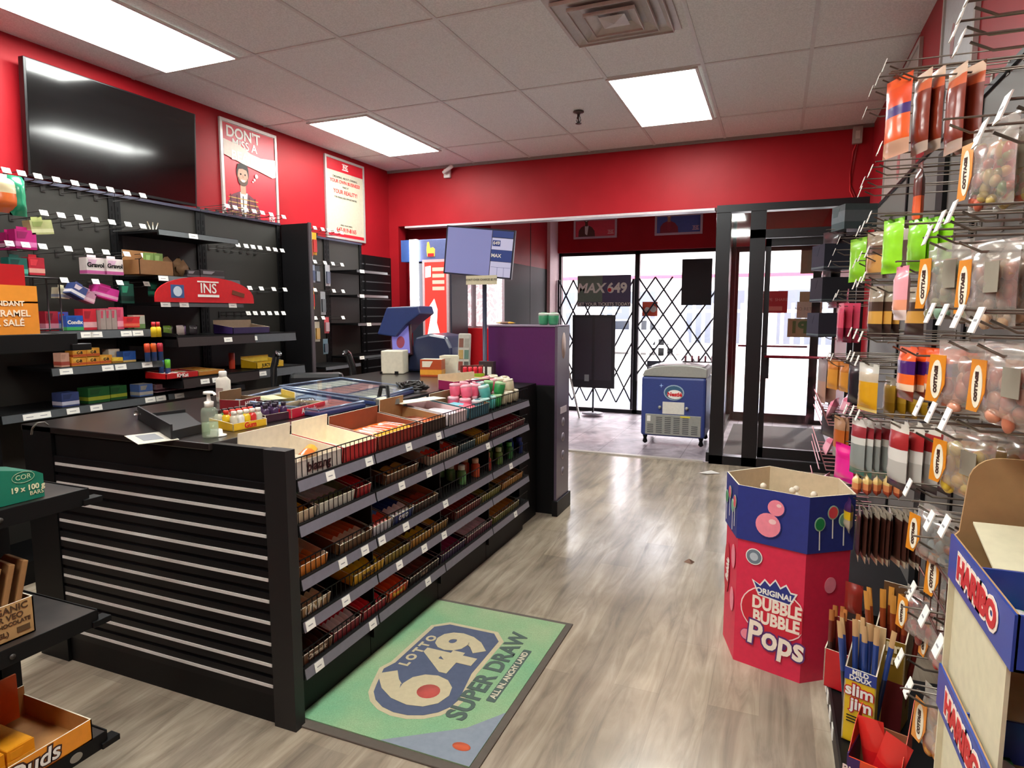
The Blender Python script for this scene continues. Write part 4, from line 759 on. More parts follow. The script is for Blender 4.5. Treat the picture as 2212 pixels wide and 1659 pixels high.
def case(label, pts, cols_):
    P = [at(x, y, 2, ZT + .03) for x, y in pts]; c = sum(P, Vector()) / 4; t = thing('ticket_case', label, 'display case', (c.x, c.y, ZT)); Q = [(p.x - c.x, p.y - c.y) for p in P]; S = lambda k: [(x * k, y * k) for x, y in Q]
    MB().prism(S(1), 0, .02, mat('2c3c68', .3, coat=.4), 'z').build('tray', t, .004)
    f = MB(); q = S(.97)
    for i in range(4): (ax, ay), (bx, by) = q[i], q[(i + 1) % 4]; f.tube([(ax, ay, .032), (bx, by, .032)], .006, mat('8a9ab4', .2, .4), 6)
    f.build('rim', t)
    f = MB(); A, B, C_, D = [Vector((*v, .021)) for v in S(.9)]; n = 6
    for i in range(n):
        for j in range(3):
            u0, u1, v0, v1 = i / n + .01, (i + 1) / n - .01, j / 3 + .02, (j + 1) / 3 - .02
            g = lambda u, v: (A.lerp(B, u)).lerp(D.lerp(C_, u), v)
            f.add([g(u0, v0), g(u1, v0), g(u1, v1), g(u0, v1)], [(0, 1, 2, 3)], mat(cols_[(i * 5 + j * 3) % len(cols_)], .4))
    f.build('scratch_tickets', t); MB().prism(S(.92), .034, .037, CGLASS, 'z').build('glass_top', t); return t
case('glass topped lottery ticket case on the worktop, nearest the gum bottles', [(500, 864), (612, 838), (790, 868), (690, 888)], ['e8e0cc', 'c86a58', 'd8d0bc', 'a8b4c0', 'e0c0b0'])
case('glass topped lottery ticket case farther back, beside the cable tangle', [(600, 834), (735, 816), (895, 838), (810, 864)], ['d8d0b8', 'b8ac98', 'e0d4c0', 'c08070', 'd8d8d0'])
p = top(818, 872); t = thing('ticket_tray', 'steel trimmed tray with a black handle in front of the ticket cases', 'tray', p, -14)
MB().box(-.1, .1, -.05, .06, 0, .03, mat('8f9088', .25, .5)).box(-.085, .085, -.04, .05, .03, .034, mat('d8d4b8', .5)).build('tray', t, .004); MB().tube([(-.02, .02, .03), (.0, .02, .09), (.07, .0, .095), (.09, -.01, .03)], .011, BLK, 8).build('handle', t)
o = MB().box(-.16, .16, -.05, .05, 0, .003, mat('eae6d0', .6)).build('paper_sheet'); p = top(850, 868); place(o, (p[0] + .1, p[1] + .1, ZT), 72); tag(o, 'white paper strip along the worktop edge by the ticket tray', 'paper')
p = top(327, 946); o = MB().box(-.11, .11, -.07, .07, 0, .002, mat('d8d4c4', .6)).box(-.08, .06, -.04, .03, .002, .0025, GREYT).build('paper_flyer'); place(o, (p[0], p[1], ZT), -25); tag(o, 'white printed flyer lying at the worktop corner under the black tray', 'paper')
t = thing('metal_tray', 'black sheet metal tray standing on the near end of the worktop', 'tray', (0, 0, 0)); P = [at(300, 905, 2, ZT), at(372, 950, 2, ZT), at(452, 930, 2, ZT), at(400, 893, 2, ZT)]
f = MB(); 
for a_, b_, hh in ((P[0], P[1], .06), (P[1], P[2], .035), (P[3], P[0], .02)):
    n_ = (b_ - a_).cross(Vector((0, 0, 1))).normalized() * .004
    f.prism([(a_.x - n_.x, a_.y - n_.y), (b_.x - n_.x, b_.y - n_.y), (b_.x + n_.x, b_.y + n_.y), (a_.x + n_.x, a_.y + n_.y)], ZT, ZT + hh, DK, 'z')
f.prism([(q.x, q.y) for q in P], ZT + .001, ZT + .006, DK, 'z'); f.build('tray', t); MB().tube([P[0] + Vector((-.01, .02, .03)), P[0] + Vector((.01, -.02, .03))], .012, CHR, 8).build('pin', t)
pts = [top(68, 938), top(70, 925, ZT + .03), top(80, 914, ZT + .05), top(95, 912, ZT + .03), top(104, 918, ZT + .004)]; t = thing('grey_cable', 'thin grey cable looping over the left end of the counter', 'cable', pts[0])
MB().tube([tuple(Vector(q) - Vector(pts[0])) for q in pts], .004, mat('6a645c', .5), 6).build('cable', t)
# till side
p = top(853, 806); t = thing('receipt_printer', 'white cube shaped receipt printer on the worktop', 'printer', p, 18); MB().box(-.09, .09, -.08, .1, 0, .185, mat('d8d2bc', .45)).build('housing', t, .008); MB().box(-.1, -.08, -.084, -.079, 0, .02, BLK).box(.02, .05, -.084, -.079, .002, .022, BLK).build('port', t)
p = top(890, 845); f = MB(); rd = random.Random(5); t = thing('cable_tangle', 'tangle of black cables on the worktop between printer and boxes', 'cables', p)
for k in range(9):
    a_ = rd.uniform(0, 6.28); pts = []
    for j in range(9): a_ += rd.uniform(.3, 1.1); pts.append((.09 * math.cos(a_) * rd.uniform(.5, 1.2), .1 * math.sin(a_) * rd.uniform(.5, 1.2), .008 + .05 * rd.random()))
    f.tube(pts, .006, mat('2c2824', .4), 5)
f.build('cable_loops', t)
p = top(935, 812); boxpack('orange and brown cereal box among the till side boxes', .17, .1, .13, ('b84a1c', 'e8a030', 'e8e0c8'), (p[0], p[1], ZT), 12, band=(.1, .4)); 
p2 = (p[0] + .08, p[1] + .16, ZT); boxpack('white carton half hidden behind the cereal box', .16, .12, .15, ('dcd8c0', 'e0dcc8', 'c8c4ac'), p2, 10)
p = top(960, 842); t0 = carton('magenta candy carton with tall cream back flaps on the worktop edge', .3, .16, .06, mat('8c1c4c', .4, coat=.2), mat('d8c4a0', .7), (p[0] + .08, p[1] + .12, ZT), 66, back=.035, text='blast', ts=.04)
p = top(1010, 822); c_ = carton('green carton of red capsule tubes beside the cabinet', .17, .12, .05, mat('a8c82a', .4), mat('6a2a20', .6), (p[0], p[1] + .08, ZT), 30, back=.05)
for k in range(4):
    a_ = Matrix.Rotation(R(30), 4, 'Z') @ Vector((-.055 + k * .037, -.02, .02)); o = thing('candy_tube', 'red candy tube standing in the green carton', 'tube', (p[0] + a_.x, p[1] + .08 + a_.y, ZT + .006), 0, 'red tubes in the green carton'); MB().lathe([(.016, 0), (.016, .08), (.012, .088)], mat('e02838', .3, coat=.3), 10).build('tube', o)
p = top(1050, 815); t = thing('battery_rack', 'small dark rack with two white cards beside the purple cabinet', 'rack', (p[0], p[1], ZT)); MB().box(-.06, .06, 0, .05, 0, .12, mat('3c2c34', .4)).build('body', t); MB().box(-.045, -.01, -.003, 0, .02, .08, TAG).box(.012, .045, -.003, 0, .02, .08, TAG).build('card', t)
# monitor on pole with handwritten sign
pc = (at(965, 485, 1, 4.4) + at(1105, 602, 1, 4.4)) / 2
t = thing('customer_monitor', 'wide customer display screen on a tall dark pole behind the counter end', 'monitor', (pc.x, 4.4, 0)); LB = mat('3a4468', .4)
a_, b_, c_, d_ = [at(x, y, 1, yy) for x, y, yy in ((965, 485, 4.36), (1113, 499, 4.46), (1105, 603, 4.46), (958, 592, 4.36))]
O = Vector((pc.x, 4.4, 0)); u = ((b_ - a_) + (c_ - d_)) / 2; v = ((a_ - d_) + (b_ - c_)) / 2; n = u.cross(v).normalized(); cc = (a_ + b_ + c_ + d_) / 4 - O; uw, vw = u.length, v.length; u.normalize(); v = n.cross(u)
MT = Matrix(((u.x, -n.x, v.x, cc.x), (u.y, -n.y, v.y, cc.y), (u.z, -n.z, v.z, cc.z), (0, 0, 0, 1)))
MB().box(-uw / 2, uw / 2, 0, .035, -vw / 2, vw / 2, mat('1c2236', .35), MT).build('bezel', t)
SCR = mat('7074a0', .3, emit=.42); e = .012
MB().box(-uw / 2 + e, .09, -.002, 0, -vw / 2 + e, vw / 2 - e, SCR, MT).build('screen', t); f = MB()
DB = mat('24386c', .3, emit=.4); LT = mat('a0a0b8', .3, emit=.45)
f.box(.095, uw / 2 - e, -.002, 0, vw / 2 - .06, vw / 2 - e, DB, MT); f.box(.095, uw / 2 - e, -.002, 0, .03, vw / 2 - .065, LT, MT); f.box(.095, uw / 2 - e, -.002, 0, -.055, .028, DB, MT); f.box(.095, uw / 2 - e, -.002, 0, -vw / 2 + e, -.058, LT, MT)
f.box(.1, uw / 2 - e - .004, -.003, -.002, -.1, -.098, DB, MT); f.box(.15, .152, -.003, -.002, -vw / 2 + e, -.1, DB, MT); f.box(.2, .202, -.003, -.002, -vw / 2 + e, -.1, DB, MT); f.build('screen_panels', t)
f = MB().box(.1, .16, -.004, -.0025, .055, .098, DB, MT); f.build('logo_patch', t)
for s_, z_, x_, sz, m_ in (('649', .077, .13, .035, WHT), ('MAX', -.015, .135, .035, WHT)):
    o = lettering(t, s_, sz, (0, 0, 0), m_, bold=.001); o.matrix_local = MT @ Matrix.Translation((x_, -.005, z_)) @ Matrix.Rotation(R(90), 4, 'X')
MB().tube([(.02, .06, ZT), (.02, .06, 2.0)], .017, mat('3c4258', .4), 10).build('pole', t); MB().box(-.05, .09, -.02, .14, ZT - .0, ZT + .012, mat('3c4258', .4)).build('base_plate', t)
a_, b_ = at(1001, 596, 1, 4.33), at(1068, 612, 1, 4.33); t = thing('handwritten_sign', 'cream handwritten card taped beneath the customer monitor', 'sign', ((a_.x + b_.x) / 2, 4.375, b_.z)); w_ = b_.x - a_.x
MB().box(-w_ / 2, w_ / 2, -.002, .002, -.005, .062, mat('cfc8a8', .6)).build('card', t); lettering(t, "DON'T OVER CHARGE $2 FEE", .022, (0, -.004, .03), INK, sx=.92)
# lottery terminal
NB = mat('2b3350', .35, coat=.3)
p = top(900, 790); t = thing('lottery_terminal', 'dark blue lottery terminal with tilted hood and touch screen', 'terminal', (at(932, 780, 1, 4.68).x, 4.58, ZT)); t.scale = (1, 1, 1.02)
f = MB(); pr = [(-.3, 0), (-.3, .2), (-.24, .29), (-.05, .31), (.12, .28), (.2, .12), (.22, 0)]; f.prism([(-x * .8 , z) for x, z in pr], 0, .34, NB, 'y'); f.build('body', t, .02)
f = MB(); f.prism([(-.30, .30), (-.2, .52), (.1, .53), (.12, .47), (-.02, .38), (-.12, .28)], -.04, .2, mat('2c3c6c', .35), 'y', Matrix.Translation((-.14, .0, .0))); f.build('hood', t, .01)
T = Matrix.Translation((-.2, -.03, .12)) @ Matrix.Rotation(R(-12), 4, 'Y') @ Matrix.Rotation(R(-14), 4, 'X'); MB().box(-.1, .1, -.012, .012, 0, .27, mat('3c1a20', .35), T).build('tablet_frame', t); MB().box(-.085, .085, -.014, -.012, .015, .255, mat('6a66a8', .3, emit=.35), T).build('screen', t); MB().prism([(.04 * math.cos(k * .4), .12 + .05 * math.sin(k * .4)) for k in range(16)], -.016, -.014, mat('7c3044', .4, emit=.2), 'y', T).build('screen_icon', t)
p = at(835, 790, 1, 4.1); t = thing('till_printer', 'black ticket printer beside the lottery terminal, mostly in shadow', 'printer', (-2.93, 4.7, ZT), 15); t.scale = (.8, .8, .8)
f = MB(); f.prism([(-.16, 0), (.14, 0), (.14, .16), (.05, .24), (-.1, .26), (-.16, .1)], 0, .24, mat('161618', .5), 'y'); f.build('body', t, .01); f = MB(); f.prism([(-.14, .02), (-.02, .02), (-.08, .1)], -.004, 0, GREYT, 'y'); f.build('label_patch', t)
p = at(1000, 785, 1, 4.42); t = thing('brochure_stand', 'leaning rack of printed leaflets by the monitor pole', 'brochure rack', (p.x, 4.42, ZT), 10); T = Matrix.Rotation(R(-8), 4, 'X')
MB().box(-.05, .05, 0, .03, 0, .33, mat('b8b4a8', .5), T).build('rack', t, .01); f = MB()
for k, c_ in enumerate(('8a3a2a', '4a4a44', 'b09050', '5a7a6a', '7a4a3a', '9a968a')): f.box(-.04 + (k % 2) * .045, -.005 + (k % 2) * .045, -.003, 0, .04 + (k // 2) * .09, .11 + (k // 2) * .09, mat(c_, .5), T)
f.build('leaflets', t)
# chair behind the counter
t = thing('office_chair', 'black padded office chair behind the counter with raised arms', 'chair', (-3.42, 4.12, 0), 35)
PAD = mat('1e1e20', .35, coat=.2)
MB().box(-.24, .24, -.24, .24, .5, .6, PAD).build('seat', t, .04); MB().box(-.22, .22, .2, .28, .65, 1.05, PAD).build('backrest', t, .05)
for s in (-1, 1): MB().tube([(s * .27, 0, .55), (s * .31, -.02, .9), (s * .3, -.05, 1.12), (s * .27, -.1, 1.22), (s * .25, -.12, 1.24)], .028, mat('2c2c2e', .25, coat=.4), 8).build('armrest', t)
MB().tube([(0, 0, .1), (0, 0, .5)], .03, BLK, 8).build('gas_column', t)
for k in range(5): a_ = k * 1.2566; MB().tube([(0, 0, .1), (.28 * math.cos(a_), .28 * math.sin(a_), .06)], .02, BLK, 6).lathe([(.03, 0), (.03, .05)], BLK, 8, Matrix.Translation((.28 * math.cos(a_), .28 * math.sin(a_), 0))).build('leg', t)
# ------------------------------------------------------------------ drinks merchandisers at the far wall
t = thing('slush_machine', 'tall blue drinks cooler with white light tube and red lit door', 'cooler', (-3.6, 6.35, 0))
BB = mat('33508c', .35); xL, xR = at(873, 560, 1, 6.35).x + 3.6, at(975, 560, 1, 6.35).x + 3.6
MB().box(xL + .1, xR, 0, .4, 0, 2.1, mat('2a2c38', .4)).build('cabinet', t); MB().box(xL, xR + .1, -.02, .42, 2.12, 2.36, mat('56608c', .4)).build('header', t, .01)
MB().box(xL - .02, xL + .12, -.03, .1, 2.12, 2.36, BB).build('corner_cap', t)
q0, q1 = at(885, 520, 1, 6.3), at(903, 672, 1, 6.3); MB().box(q0.x + 3.6, q1.x + 3.6, -.06, -.02, q1.z, 2.36, mat('ffffff', .3, emit=6)).build('light_tube', t)
q0, q1 = at(918, 567, 1, 6.33), at(966, 727, 1, 6.33); a_, b_, c_, d_ = q0.x + 3.6, q1.x + 3.6, q1.z, q0.z
MB().box(a_ - .03, b_ + .03, -.03, 0, c_ - .03, d_ + .03, mat('c0a4a8', .4)).build('door_frame', t); MB().box(a_, b_, -.034, -.03, c_, d_, mat('e83028', .4, emit=.75)).build('lit_door', t)
f = MB(); WL = mat('fff0ee', .4, emit=.9); 
f.prism([(a_ + .03, c_ + .02), (a_ + .08, c_ + .25), (a_ + .06, c_ + .34), (a_ + .12, c_ + .42), (a_ + .16, c_ + .3), (a_ + .15, c_ + .15), (a_ + .19, c_ + .02)], -.036, -.0345, WL, 'y'); f.prism([(a_ + .01, d_ - .05), (a_ + .08, d_ - .04), (a_ + .08, d_ - .16), (a_ + .01, d_ - .17)], -.036, -.0345, WL, 'y'); f.build('door_print', t)
for k in range(4): MB().box(a_ + .1, b_ - .02, -.036, -.034, d_ - .1 - k * .07, d_ - .06 - k * .07, mat('f4a090', .4, emit=.6)).build('print_line', t)
f = MB(); hx, hz = (a_ + b_) / 2 - .06, 2.24; f.prism([(hx - .04, hz - .07), (hx + .05, hz - .07), (hx + .055, hz + .01), (hx + .03, hz + .03), (hx - .005, hz + .02), (hx - .02, hz + .09), (hx - .04, hz + .085), (hx - .05, hz + .0)], -.026, -.021, mat('f4b03a', .4, emit=.8), 'y'); f.prism([(hx - .035, hz - .07), (hx + .045, hz - .07), (hx + .045, hz - .035), (hx - .035, hz - .035)], -.029, -.027, RED, 'y'); f.build('hand_emblem', t)
t = thing('lit_merchandiser', 'red chest with two glowing white patterned panels above it', 'cooler', (-3.35, 6.95, 0))
g0 = lambda x, y: at(x, y, 1, 6.95)
def m_swirl():
    m, nt, b = nodemat('lit_pattern'); L = nt.links; g = N(nt, 'ShaderNodeTexCoord'); v = N(nt, 'ShaderNodeTexVoronoi', Scale=17, feature='DISTANCE_TO_EDGE'); n = N(nt, 'ShaderNodeTexNoise', Scale=6, Detail=3)
    L.new(g.outputs['Object'], n.inputs['Vector']); mx = N(nt, 'ShaderNodeMix', data_type='RGBA'); mx.inputs['Factor'].default_value = .25; L.new(g.outputs['Object'], mx.inputs['A']); L.new(n.outputs['Color'], mx.inputs['B']); L.new(mx.outputs['Result'], v.inputs['Vector'])
    c = ramp(nt, v.outputs['Distance'], [(.0, 'ffffff'), (.12, 'd0b8bc')]); L.new(c, b.inputs['Base Color']); L.new(c, b.inputs['Emission Color']); b.inputs['Emission Strength'].default_value = .75; return m
SW = m_swirl()
for i, (xa_, xb_) in enumerate(((972, 1017), (1029, 1084))):
    q0, q1 = g0(xa_, 600), g0(xb_, 706); MB().box(q0.x + 3.35, q1.x + 3.35, -.01, .01, 1.39, 1.97, SW).build('lit_panel', t)
q0, q1 = g0(968, 597), g0(1088, 706); a_, b_ = q0.x + 3.35, q1.x + 3.35
MB().box(a_, b_, .011, .03, 1.36, 2.0, mat('b8a8b0', .4)).build('panel_back', t); q0, q1 = at(953, 720, 1, 6.85), at(1110, 720, 1, 6.85)
MB().box(q0.x + 3.35, q1.x + 3.35, -.12, .1, 0, 1.37, mat('c0141c', .35, coat=.2)).build('chest', t, .01)
# ------------------------------------------------------------------ television and posters on the left wall
t = thing('wall_television', 'large black flat television mounted high on the red left wall', 'television', (XL, 3.27, 2.75), 90)
T = Matrix.Translation((0, -.07, 0)) @ Matrix.Rotation(R(3), 4, 'X')
MB().box(-.635, .62, -.03, .02, -.355, .355, mat('0c0c0e', .3), T).build('bezel', t, .004); MB().box(-.62, .605, -.0315, -.03, -.335, .345, mat('060607', .08, coat=.6), T).build('screen', t); MB().box(-.2, .2, -.05, 0, -.15, .15, BLK).build('wall_bracket', t)
def wallposter(label, pa, pb, zb, zt):
    ya, yb = at(*pa, 0, XL).y, at(*pb, 0, XL).y; t = thing('framed_poster', label, 'poster', (XL + .001, (ya + yb) / 2, zb), 90); return t, yb - ya, zt - zb
t, w_, h = wallposter('framed red poster of a smiling man in a plaid shirt reading DON\'T MISS A BEAT'.replace("'", ''), (470, 252), (593, 292), 2.33, 3.19)
frame_on(t, w_, h, mat('c8c2bc', .35, .3), .025)
poster_art(t, w_, h, 'c8102a', 'c89478', '2a1c16', '6a2a38', -w_ * .15, .62, .03, beard=True)
f = MB(); 
for k in range(5): f.box(-w_ * .15 - .17, -w_ * .15 + .17, -.0152, -.0146, .05 + k * .04, .058 + k * .04, mat('c89a50', .5))
for k in range(5): f.box(-w_ * .15 - .15 + k * .07, -w_ * .15 - .14 + k * .07, -.0152, -.0146, .04, .24, mat('3a1c28', .5))
f.build('plaid_print', t)
W2 = w_ / 2 - .03
f = MB(); f.prism([(-W2, h - .3), (-W2, h - .17), (-.12, h - .19), (0, h - .235), (.12, h - .25), (W2, h - .23), (W2, h - .385), (W2 - .04, h - .4), (.1, h - .37), (-.1, h - .34)], -.0195, -.0188, mat('e8d4c4', .5), 'y')
for x, z, r in ((.06, h - .42, .018), (.035, h - .455, .012), (.015, h - .475, .008)): disc(r, x, -.0188, z, WHT, f)
f.build('thought_bubble', t); f = MB(); f.ball((.17, -.019, h - .31), .05, mat('e4e8dc', .5), (1.2, .02, 1)); f.build('bubble_drawing', t)
lettering(t, "DON'T", .125, (-.07, -.0145, h - .1), WHT, bold=.003); lettering(t, 'MISS A', .1, (-.06, -.0145, h - .185), WHT, bold=.002); lettering(t, 'BEAT!', .11, (-.08, -.0205, h - .29), mat('f6ece4', .5), bold=.003); ins_logo(t, .05, w_ * .36, -.0145, .08)
t, w_, h = wallposter('framed white business poster with red lettering and a phone number', (698, 333), (783, 358), 2.34, 3.19)
frame_on(t, w_, h, mat('b8b4b0', .35, .3), .025); W2 = w_ / 2 - .025
MB().box(-W2, W2, -.012, -.009, .025, h - .025, mat('b8b19c', .5)).build('print', t); MB().box(-W2, W2, -.0135, -.0125, h - .14, h - .025, mat('c01828', .5)).build('red_band', t); MB().box(-W2, W2, -.0135, -.0125, .025, .06, mat('c01828', .5)).build('red_band', t); ins_logo(t, .055, 0, -.0145, h - .08)
for s_, z_, sz, m_ in (('DREAMING ABOUT OWNING', h - .2, .032, INK), ('YOUR OWN BUSINESS?', h - .245, .05, RED), ('MAKE IT', h - .295, .028, INK), ('YOUR REALITY!', h - .35, .06, RED), ('FOR FRANCHISE OPPORTUNITIES', h - .41, .026, INK), ('EMAIL: FRANCHISING@INSMARKET.CA'[:5] + ' FRANCHISING', .15, .022, INK), ('647-919-8165', .1, .062, RED)): lettering(t, s_, sz, (0, -.0138, z_), m_, bold=.001 if m_ is RED else 0)
# ------------------------------------------------------------------ pegboard shelving against the left wall
XP = -4.30
def bay(label, y0, y1, shelves, top=2.35, dz=(0, 0), name='pegboard_bay', sideplate=False):
    yc = (y0 + y1) / 2; w_ = y1 - y0 - .004; u = thing(name, label, 'shelving', (XP, yc, 0), 90)
    MB().box(-w_ / 2, w_ / 2, 0, .02, 0, top, PEG).build('back_panel', u); MB().box(-w_ / 2, w_ / 2, -.02, .03, top, top + .02, mat('3a3a4c', .3, coat=.3)).build('top_rail', u)
    for s in (-1, 1):
        f = MB(); x = s * (w_ / 2 - .02); f.box(x - .02, x + .02, -.012, .0, 0, top, BLK)
        for k in range(40): f.box(x - .003, x + .003, -.0135, -.011, .3 + k * .05, .33 + k * .05, mat('050505', .8))
        f.build('upright', u)
    MB().box(-w_ / 2, w_ / 2, -.4, 0, 0, .13, BLK).build('base_deck', u)
    for (z, d, tags_px, lip, sy0, sy1, deep) in shelves:
        cx = (sy0 + sy1) / 2 - yc; tg = [ypx(px, XP + d, z - .02) - (sy0 + sy1) / 2 for px in tags_px]
        s = shelf_with_strip(u, sy1 - sy0, d, z, tg, lip=lip, strip=(mat('4f5356', .35) if not deep else mat('2c2422', .35)), ang=8, tw=.075, th_=.034); s.location = (cx, -d, 0)
        if deep: f = MB(); f.prism([(0, z - lip), (0, z + .02), (d, z + .06), (d, z - lip)], -(sy1 - sy0) / 2, -(sy1 - sy0) / 2 + .006, BLK, 'x'); g_ = f.build('side_plate', s)
    return u
SA = [(.985, .4, (62, 92, 155, 205), .045, 2.12, 3.14, 0), (1.225, .4, (140, 230, 258, 315), .045, 2.4, 3.14, 0), (1.44, .4, (185, 205, 270, 295), .05, 2.3, 3.14, 0)]
bay('dark pegboard bay on the left wall under the television, with three price stripped shelves', 2.12, 3.15, SA)
bay('dark pegboard bay on the left wall, off to the left of the picture', 1.2, 2.12, [(.985, .4, (), .045, 1.22, 2.1, 0), (1.44, .4, (), .045, 1.22, 2.1, 0)])
SB = [(2.11, .4, (415,), .035, 3.16, 3.86, 0), (1.80, .4, (350, 462), .035, 3.16, 3.86, 0), (1.62, .42, (355, 395, 500), .03, 3.16, 3.865, 0), (1.385, .52, (490,), .07, 3.16, 3.865, 1), (1.10, .55, (440, 465), .07, 3.16, 3.865, 1), (.985, .4, (322, 345, 385), .04, 3.16, 3.86, 0)]
bay('dark pegboard bay on the left wall carrying the red arched header', 3.15, 3.87, SB)
SC_ = [(1.385, .5, (545,), .07, 3.88, 4.35, 0), (1.10, .5, (565,), .07, 3.88, 4.45, 0)]
bay('dark pegboard bay on the left wall ending at the tall black end panel', 3.87, 4.76, SC_)
t = thing('gondola_divider', 'tall black gondola end panel standing out from the left wall', 'divider', (XP, 4.78, 0)); xe = at(666, 478, 1, 4.79).x - XP
MB().box(-.1, xe, 0, .03, 0, 2.36, mat('161517', .55)).build('panel', t); MB().box(xe, xe + .012, -.004, .034, 0, 2.365, mat('4a4448', .4)).build('edge_trim', t)
bay('dark pegboard bay beyond the tall end panel with blister packs', 4.83, 5.42, [(1.04, .4, (), .03, 4.85, 5.4, 0)], top=2.29)
SD = [(z, .35, (px,), .025, 5.44, 6.0, 0) for z, px in ((1.98, 780), (1.73, 780), (1.44, 795), (1.1, 780))]
bay('dark shelving bay farthest along the left wall with four empty shelves', 5.42, 6.02, SD, top=2.29)
# ------------------------------------------------------------------ peg hooks
def hook_proto(L, label, tagc=TAG, wire=CHR, r=.0028, tw=.045, th_=.034, ta=25, up=.012):
    f = MB(); f.tube([(0, 0, 0), (0, -L * .9, 0), (0, -L - .0, up)], r, wire, 5); f.tube([(0, 0, .028), (0, -L - .01, .032), (0, -L - .014, .03)], r * .8, wire, 4); f.box(-.014, .014, -.004, .003, -.012, .034, wire)
    o = f.build('peg_hook'); tag(o, label, 'peg hook'); g_ = MB(); T = Matrix.Translation((0, -L - .018, .02)) @ Matrix.Rotation(R(-ta), 4, 'X')
    g_.box(-tw / 2, tw / 2, -.0012, .0012, -th_ / 2, th_ / 2, tagc, T); g_.box(-tw * .25, tw * .2, -.0018, -.0012, -.003, .001, GREYT, T); g_.build('price_tag', o); return o
HB = hook_proto(.29, 'chrome peg hook with white price tag', wire=mat('3c3a38', .35, .6)); used = [False]
def hookrow(pts, z, label, group, X=-4.0):
    for (px, py) in pts:
        y = at(px, py, 0, X).y; loc = (XP, y, z - .02)
        if not used[0]: used[0] = True; place(HB, loc, 90); HB['label'] = label; HB['group'] = group
        else: dup(HB, loc, 90, label, group=group)
hookrow([(12, 372), (45, 378), (80, 380), (120, 385), (160, 395), (200, 403), (237, 412), (273, 418), (307, 423)], 2.335, 'empty peg hook with white tag in the top row under the television', 'top row of hooks under the television')
hookrow([(42, 480), (95, 485), (130, 460), (168, 465), (203, 472), (240, 478), (275, 483), (307, 487)], 2.13, 'peg hook with white tag in the second row under the television', 'second row of hooks under the television')
hookrow([(20, 543), (55, 546), (92, 548), (145, 530), (190, 537), (227, 542), (272, 545), (310, 548)], 1.935, 'peg hook with white tag in the third row under the television', 'third row of hooks under the television')
hookrow([(137, 602), (205, 608), (257, 608), (315, 610)], 1.745, 'peg hook with white tag in the fourth row, above the medicine boxes', 'fourth row of hooks above the medicine boxes')
hookrow([(490, 452), (507, 456), (530, 460), (548, 465), (566, 468), (585, 472), (612, 478)], 2.375, 'peg hook with white tag in the top row below the man poster', 'top row of hooks below the man poster')
hookrow([(512, 526), (530, 528), (545, 531), (560, 533), (578, 535), (593, 537), (608, 538)], 2.085, 'empty peg hook with white tag in the second row left of the end panel', 'second row of hooks left of the end panel')
hookrow([(510, 618), (538, 620), (563, 620), (590, 623), (614, 623)], 1.75, 'empty peg hook with white tag in the third row left of the end panel', 'third row of hooks left of the end panel')
hookrow([(535, 676), (550, 678), (566, 679), (581, 677), (596, 678), (611, 679)], 1.545, 'empty peg hook with white tag in the row behind the purple carton', 'row of hooks behind the purple carton')
hookrow([(675, 488), (692, 492), (705, 495), (720, 497), (733, 500)], 2.33, 'peg hook with tag on top of the pegboard beyond the end panel', 'top row of hooks beyond the end panel', -4.02)
hookrow([(675, 560), (697, 563), (714, 566), (734, 568)], 2.02, 'peg hook with white tag in the upper row beyond the end panel', 'upper row of hooks beyond the end panel', -4.02)
hookrow([(675, 612), (716, 622), (736, 624)], 1.76, 'peg hook with white tag in the middle row beyond the end panel', 'middle row of hooks beyond the end panel', -4.02)
hookrow([(676, 678), (693, 680), (736, 678)], 1.5, 'peg hook with white tag in the lower row beyond the end panel', 'lower row of hooks beyond the end panel', -4.02)
# ------------------------------------------------------------------ goods on the left wall
def L_(px0, px1, X, z, hpx0, hpx1):     # y centre, width and height of a box face on the plane x=X
    y0, y1 = ypx(px0, X, z), ypx(px1, X, z); return (y0 + y1) / 2, y1 - y0, at((px0 + px1) / 2, hpx0, 0, X).z - at((px0 + px1) / 2, hpx1, 0, X).z
def shelfbox(label, px0, px1, py0, py1, X, z, cols, d=.07, text=None, tcol=None, ts=.02, rz=90, rx=0, ry=0, band=None, name='product_box', cat='box', hang=False, group=None):
    y, w_, h = L_(px0, px1, X, z, py0, py1)
    if z is not None and hang is False: zz = z
    else: zz = at((px0 + px1) / 2, py1, 0, X).z
    return boxpack(label, abs(w_), d, h, cols, (X - d / 2, y, zz), rz, rx, ry, text, tcol, ts, group, name, cat, band, hang)
xh = -4.02
shelfbox('magenta tampon box hanging at the left, the rear one', 12, 34, 503, 540, xh - .06, 2.0, ('b0186a', 'e0b0c8', '8a1050'), hang=True)
shelfbox('magenta tampon box hanging at the left, the front one', 32, 78, 497, 538, xh, 2.0, ('c01a78', 'e080b8', '98125e'), hang=True)
shelfbox('teal pad box hanging below the magenta boxes', 20, 60, 557, 595, xh, 1.8, ('1f6a60', '5fb8a0', '144a44'), hang=True)
shelfbox('red pad box hanging beside the teal box', 63, 97, 557, 594, xh, 1.8, ('c82438', 'e8a898', 'e83a48'), hang=True)
shelfbox('pale yellow and green medicine box hanging askew', 70, 118, 476, 506, xh, 2.0, ('b8bc80', 'd8d8a8', '98a860'), hang=True, ry=-8)
shelfbox('white and pink motion sickness box hanging on a hook, the left of two', 186, 224, 557, 592, xh, 1.9, ('e8e0dc', 'c05a98', 'd8b0c8'), hang=True, text='Gravol', tcol=INK, ts=.04, band=(.02, .22))
shelfbox('white and pink motion sickness box hanging on a hook, the right of two', 229, 265, 560, 594, xh, 1.9, ('e8e0dc', 'c05a98', 'd8b0c8'), hang=True, text='Gravol', tcol=INK, ts=.038, band=(.02, .22))
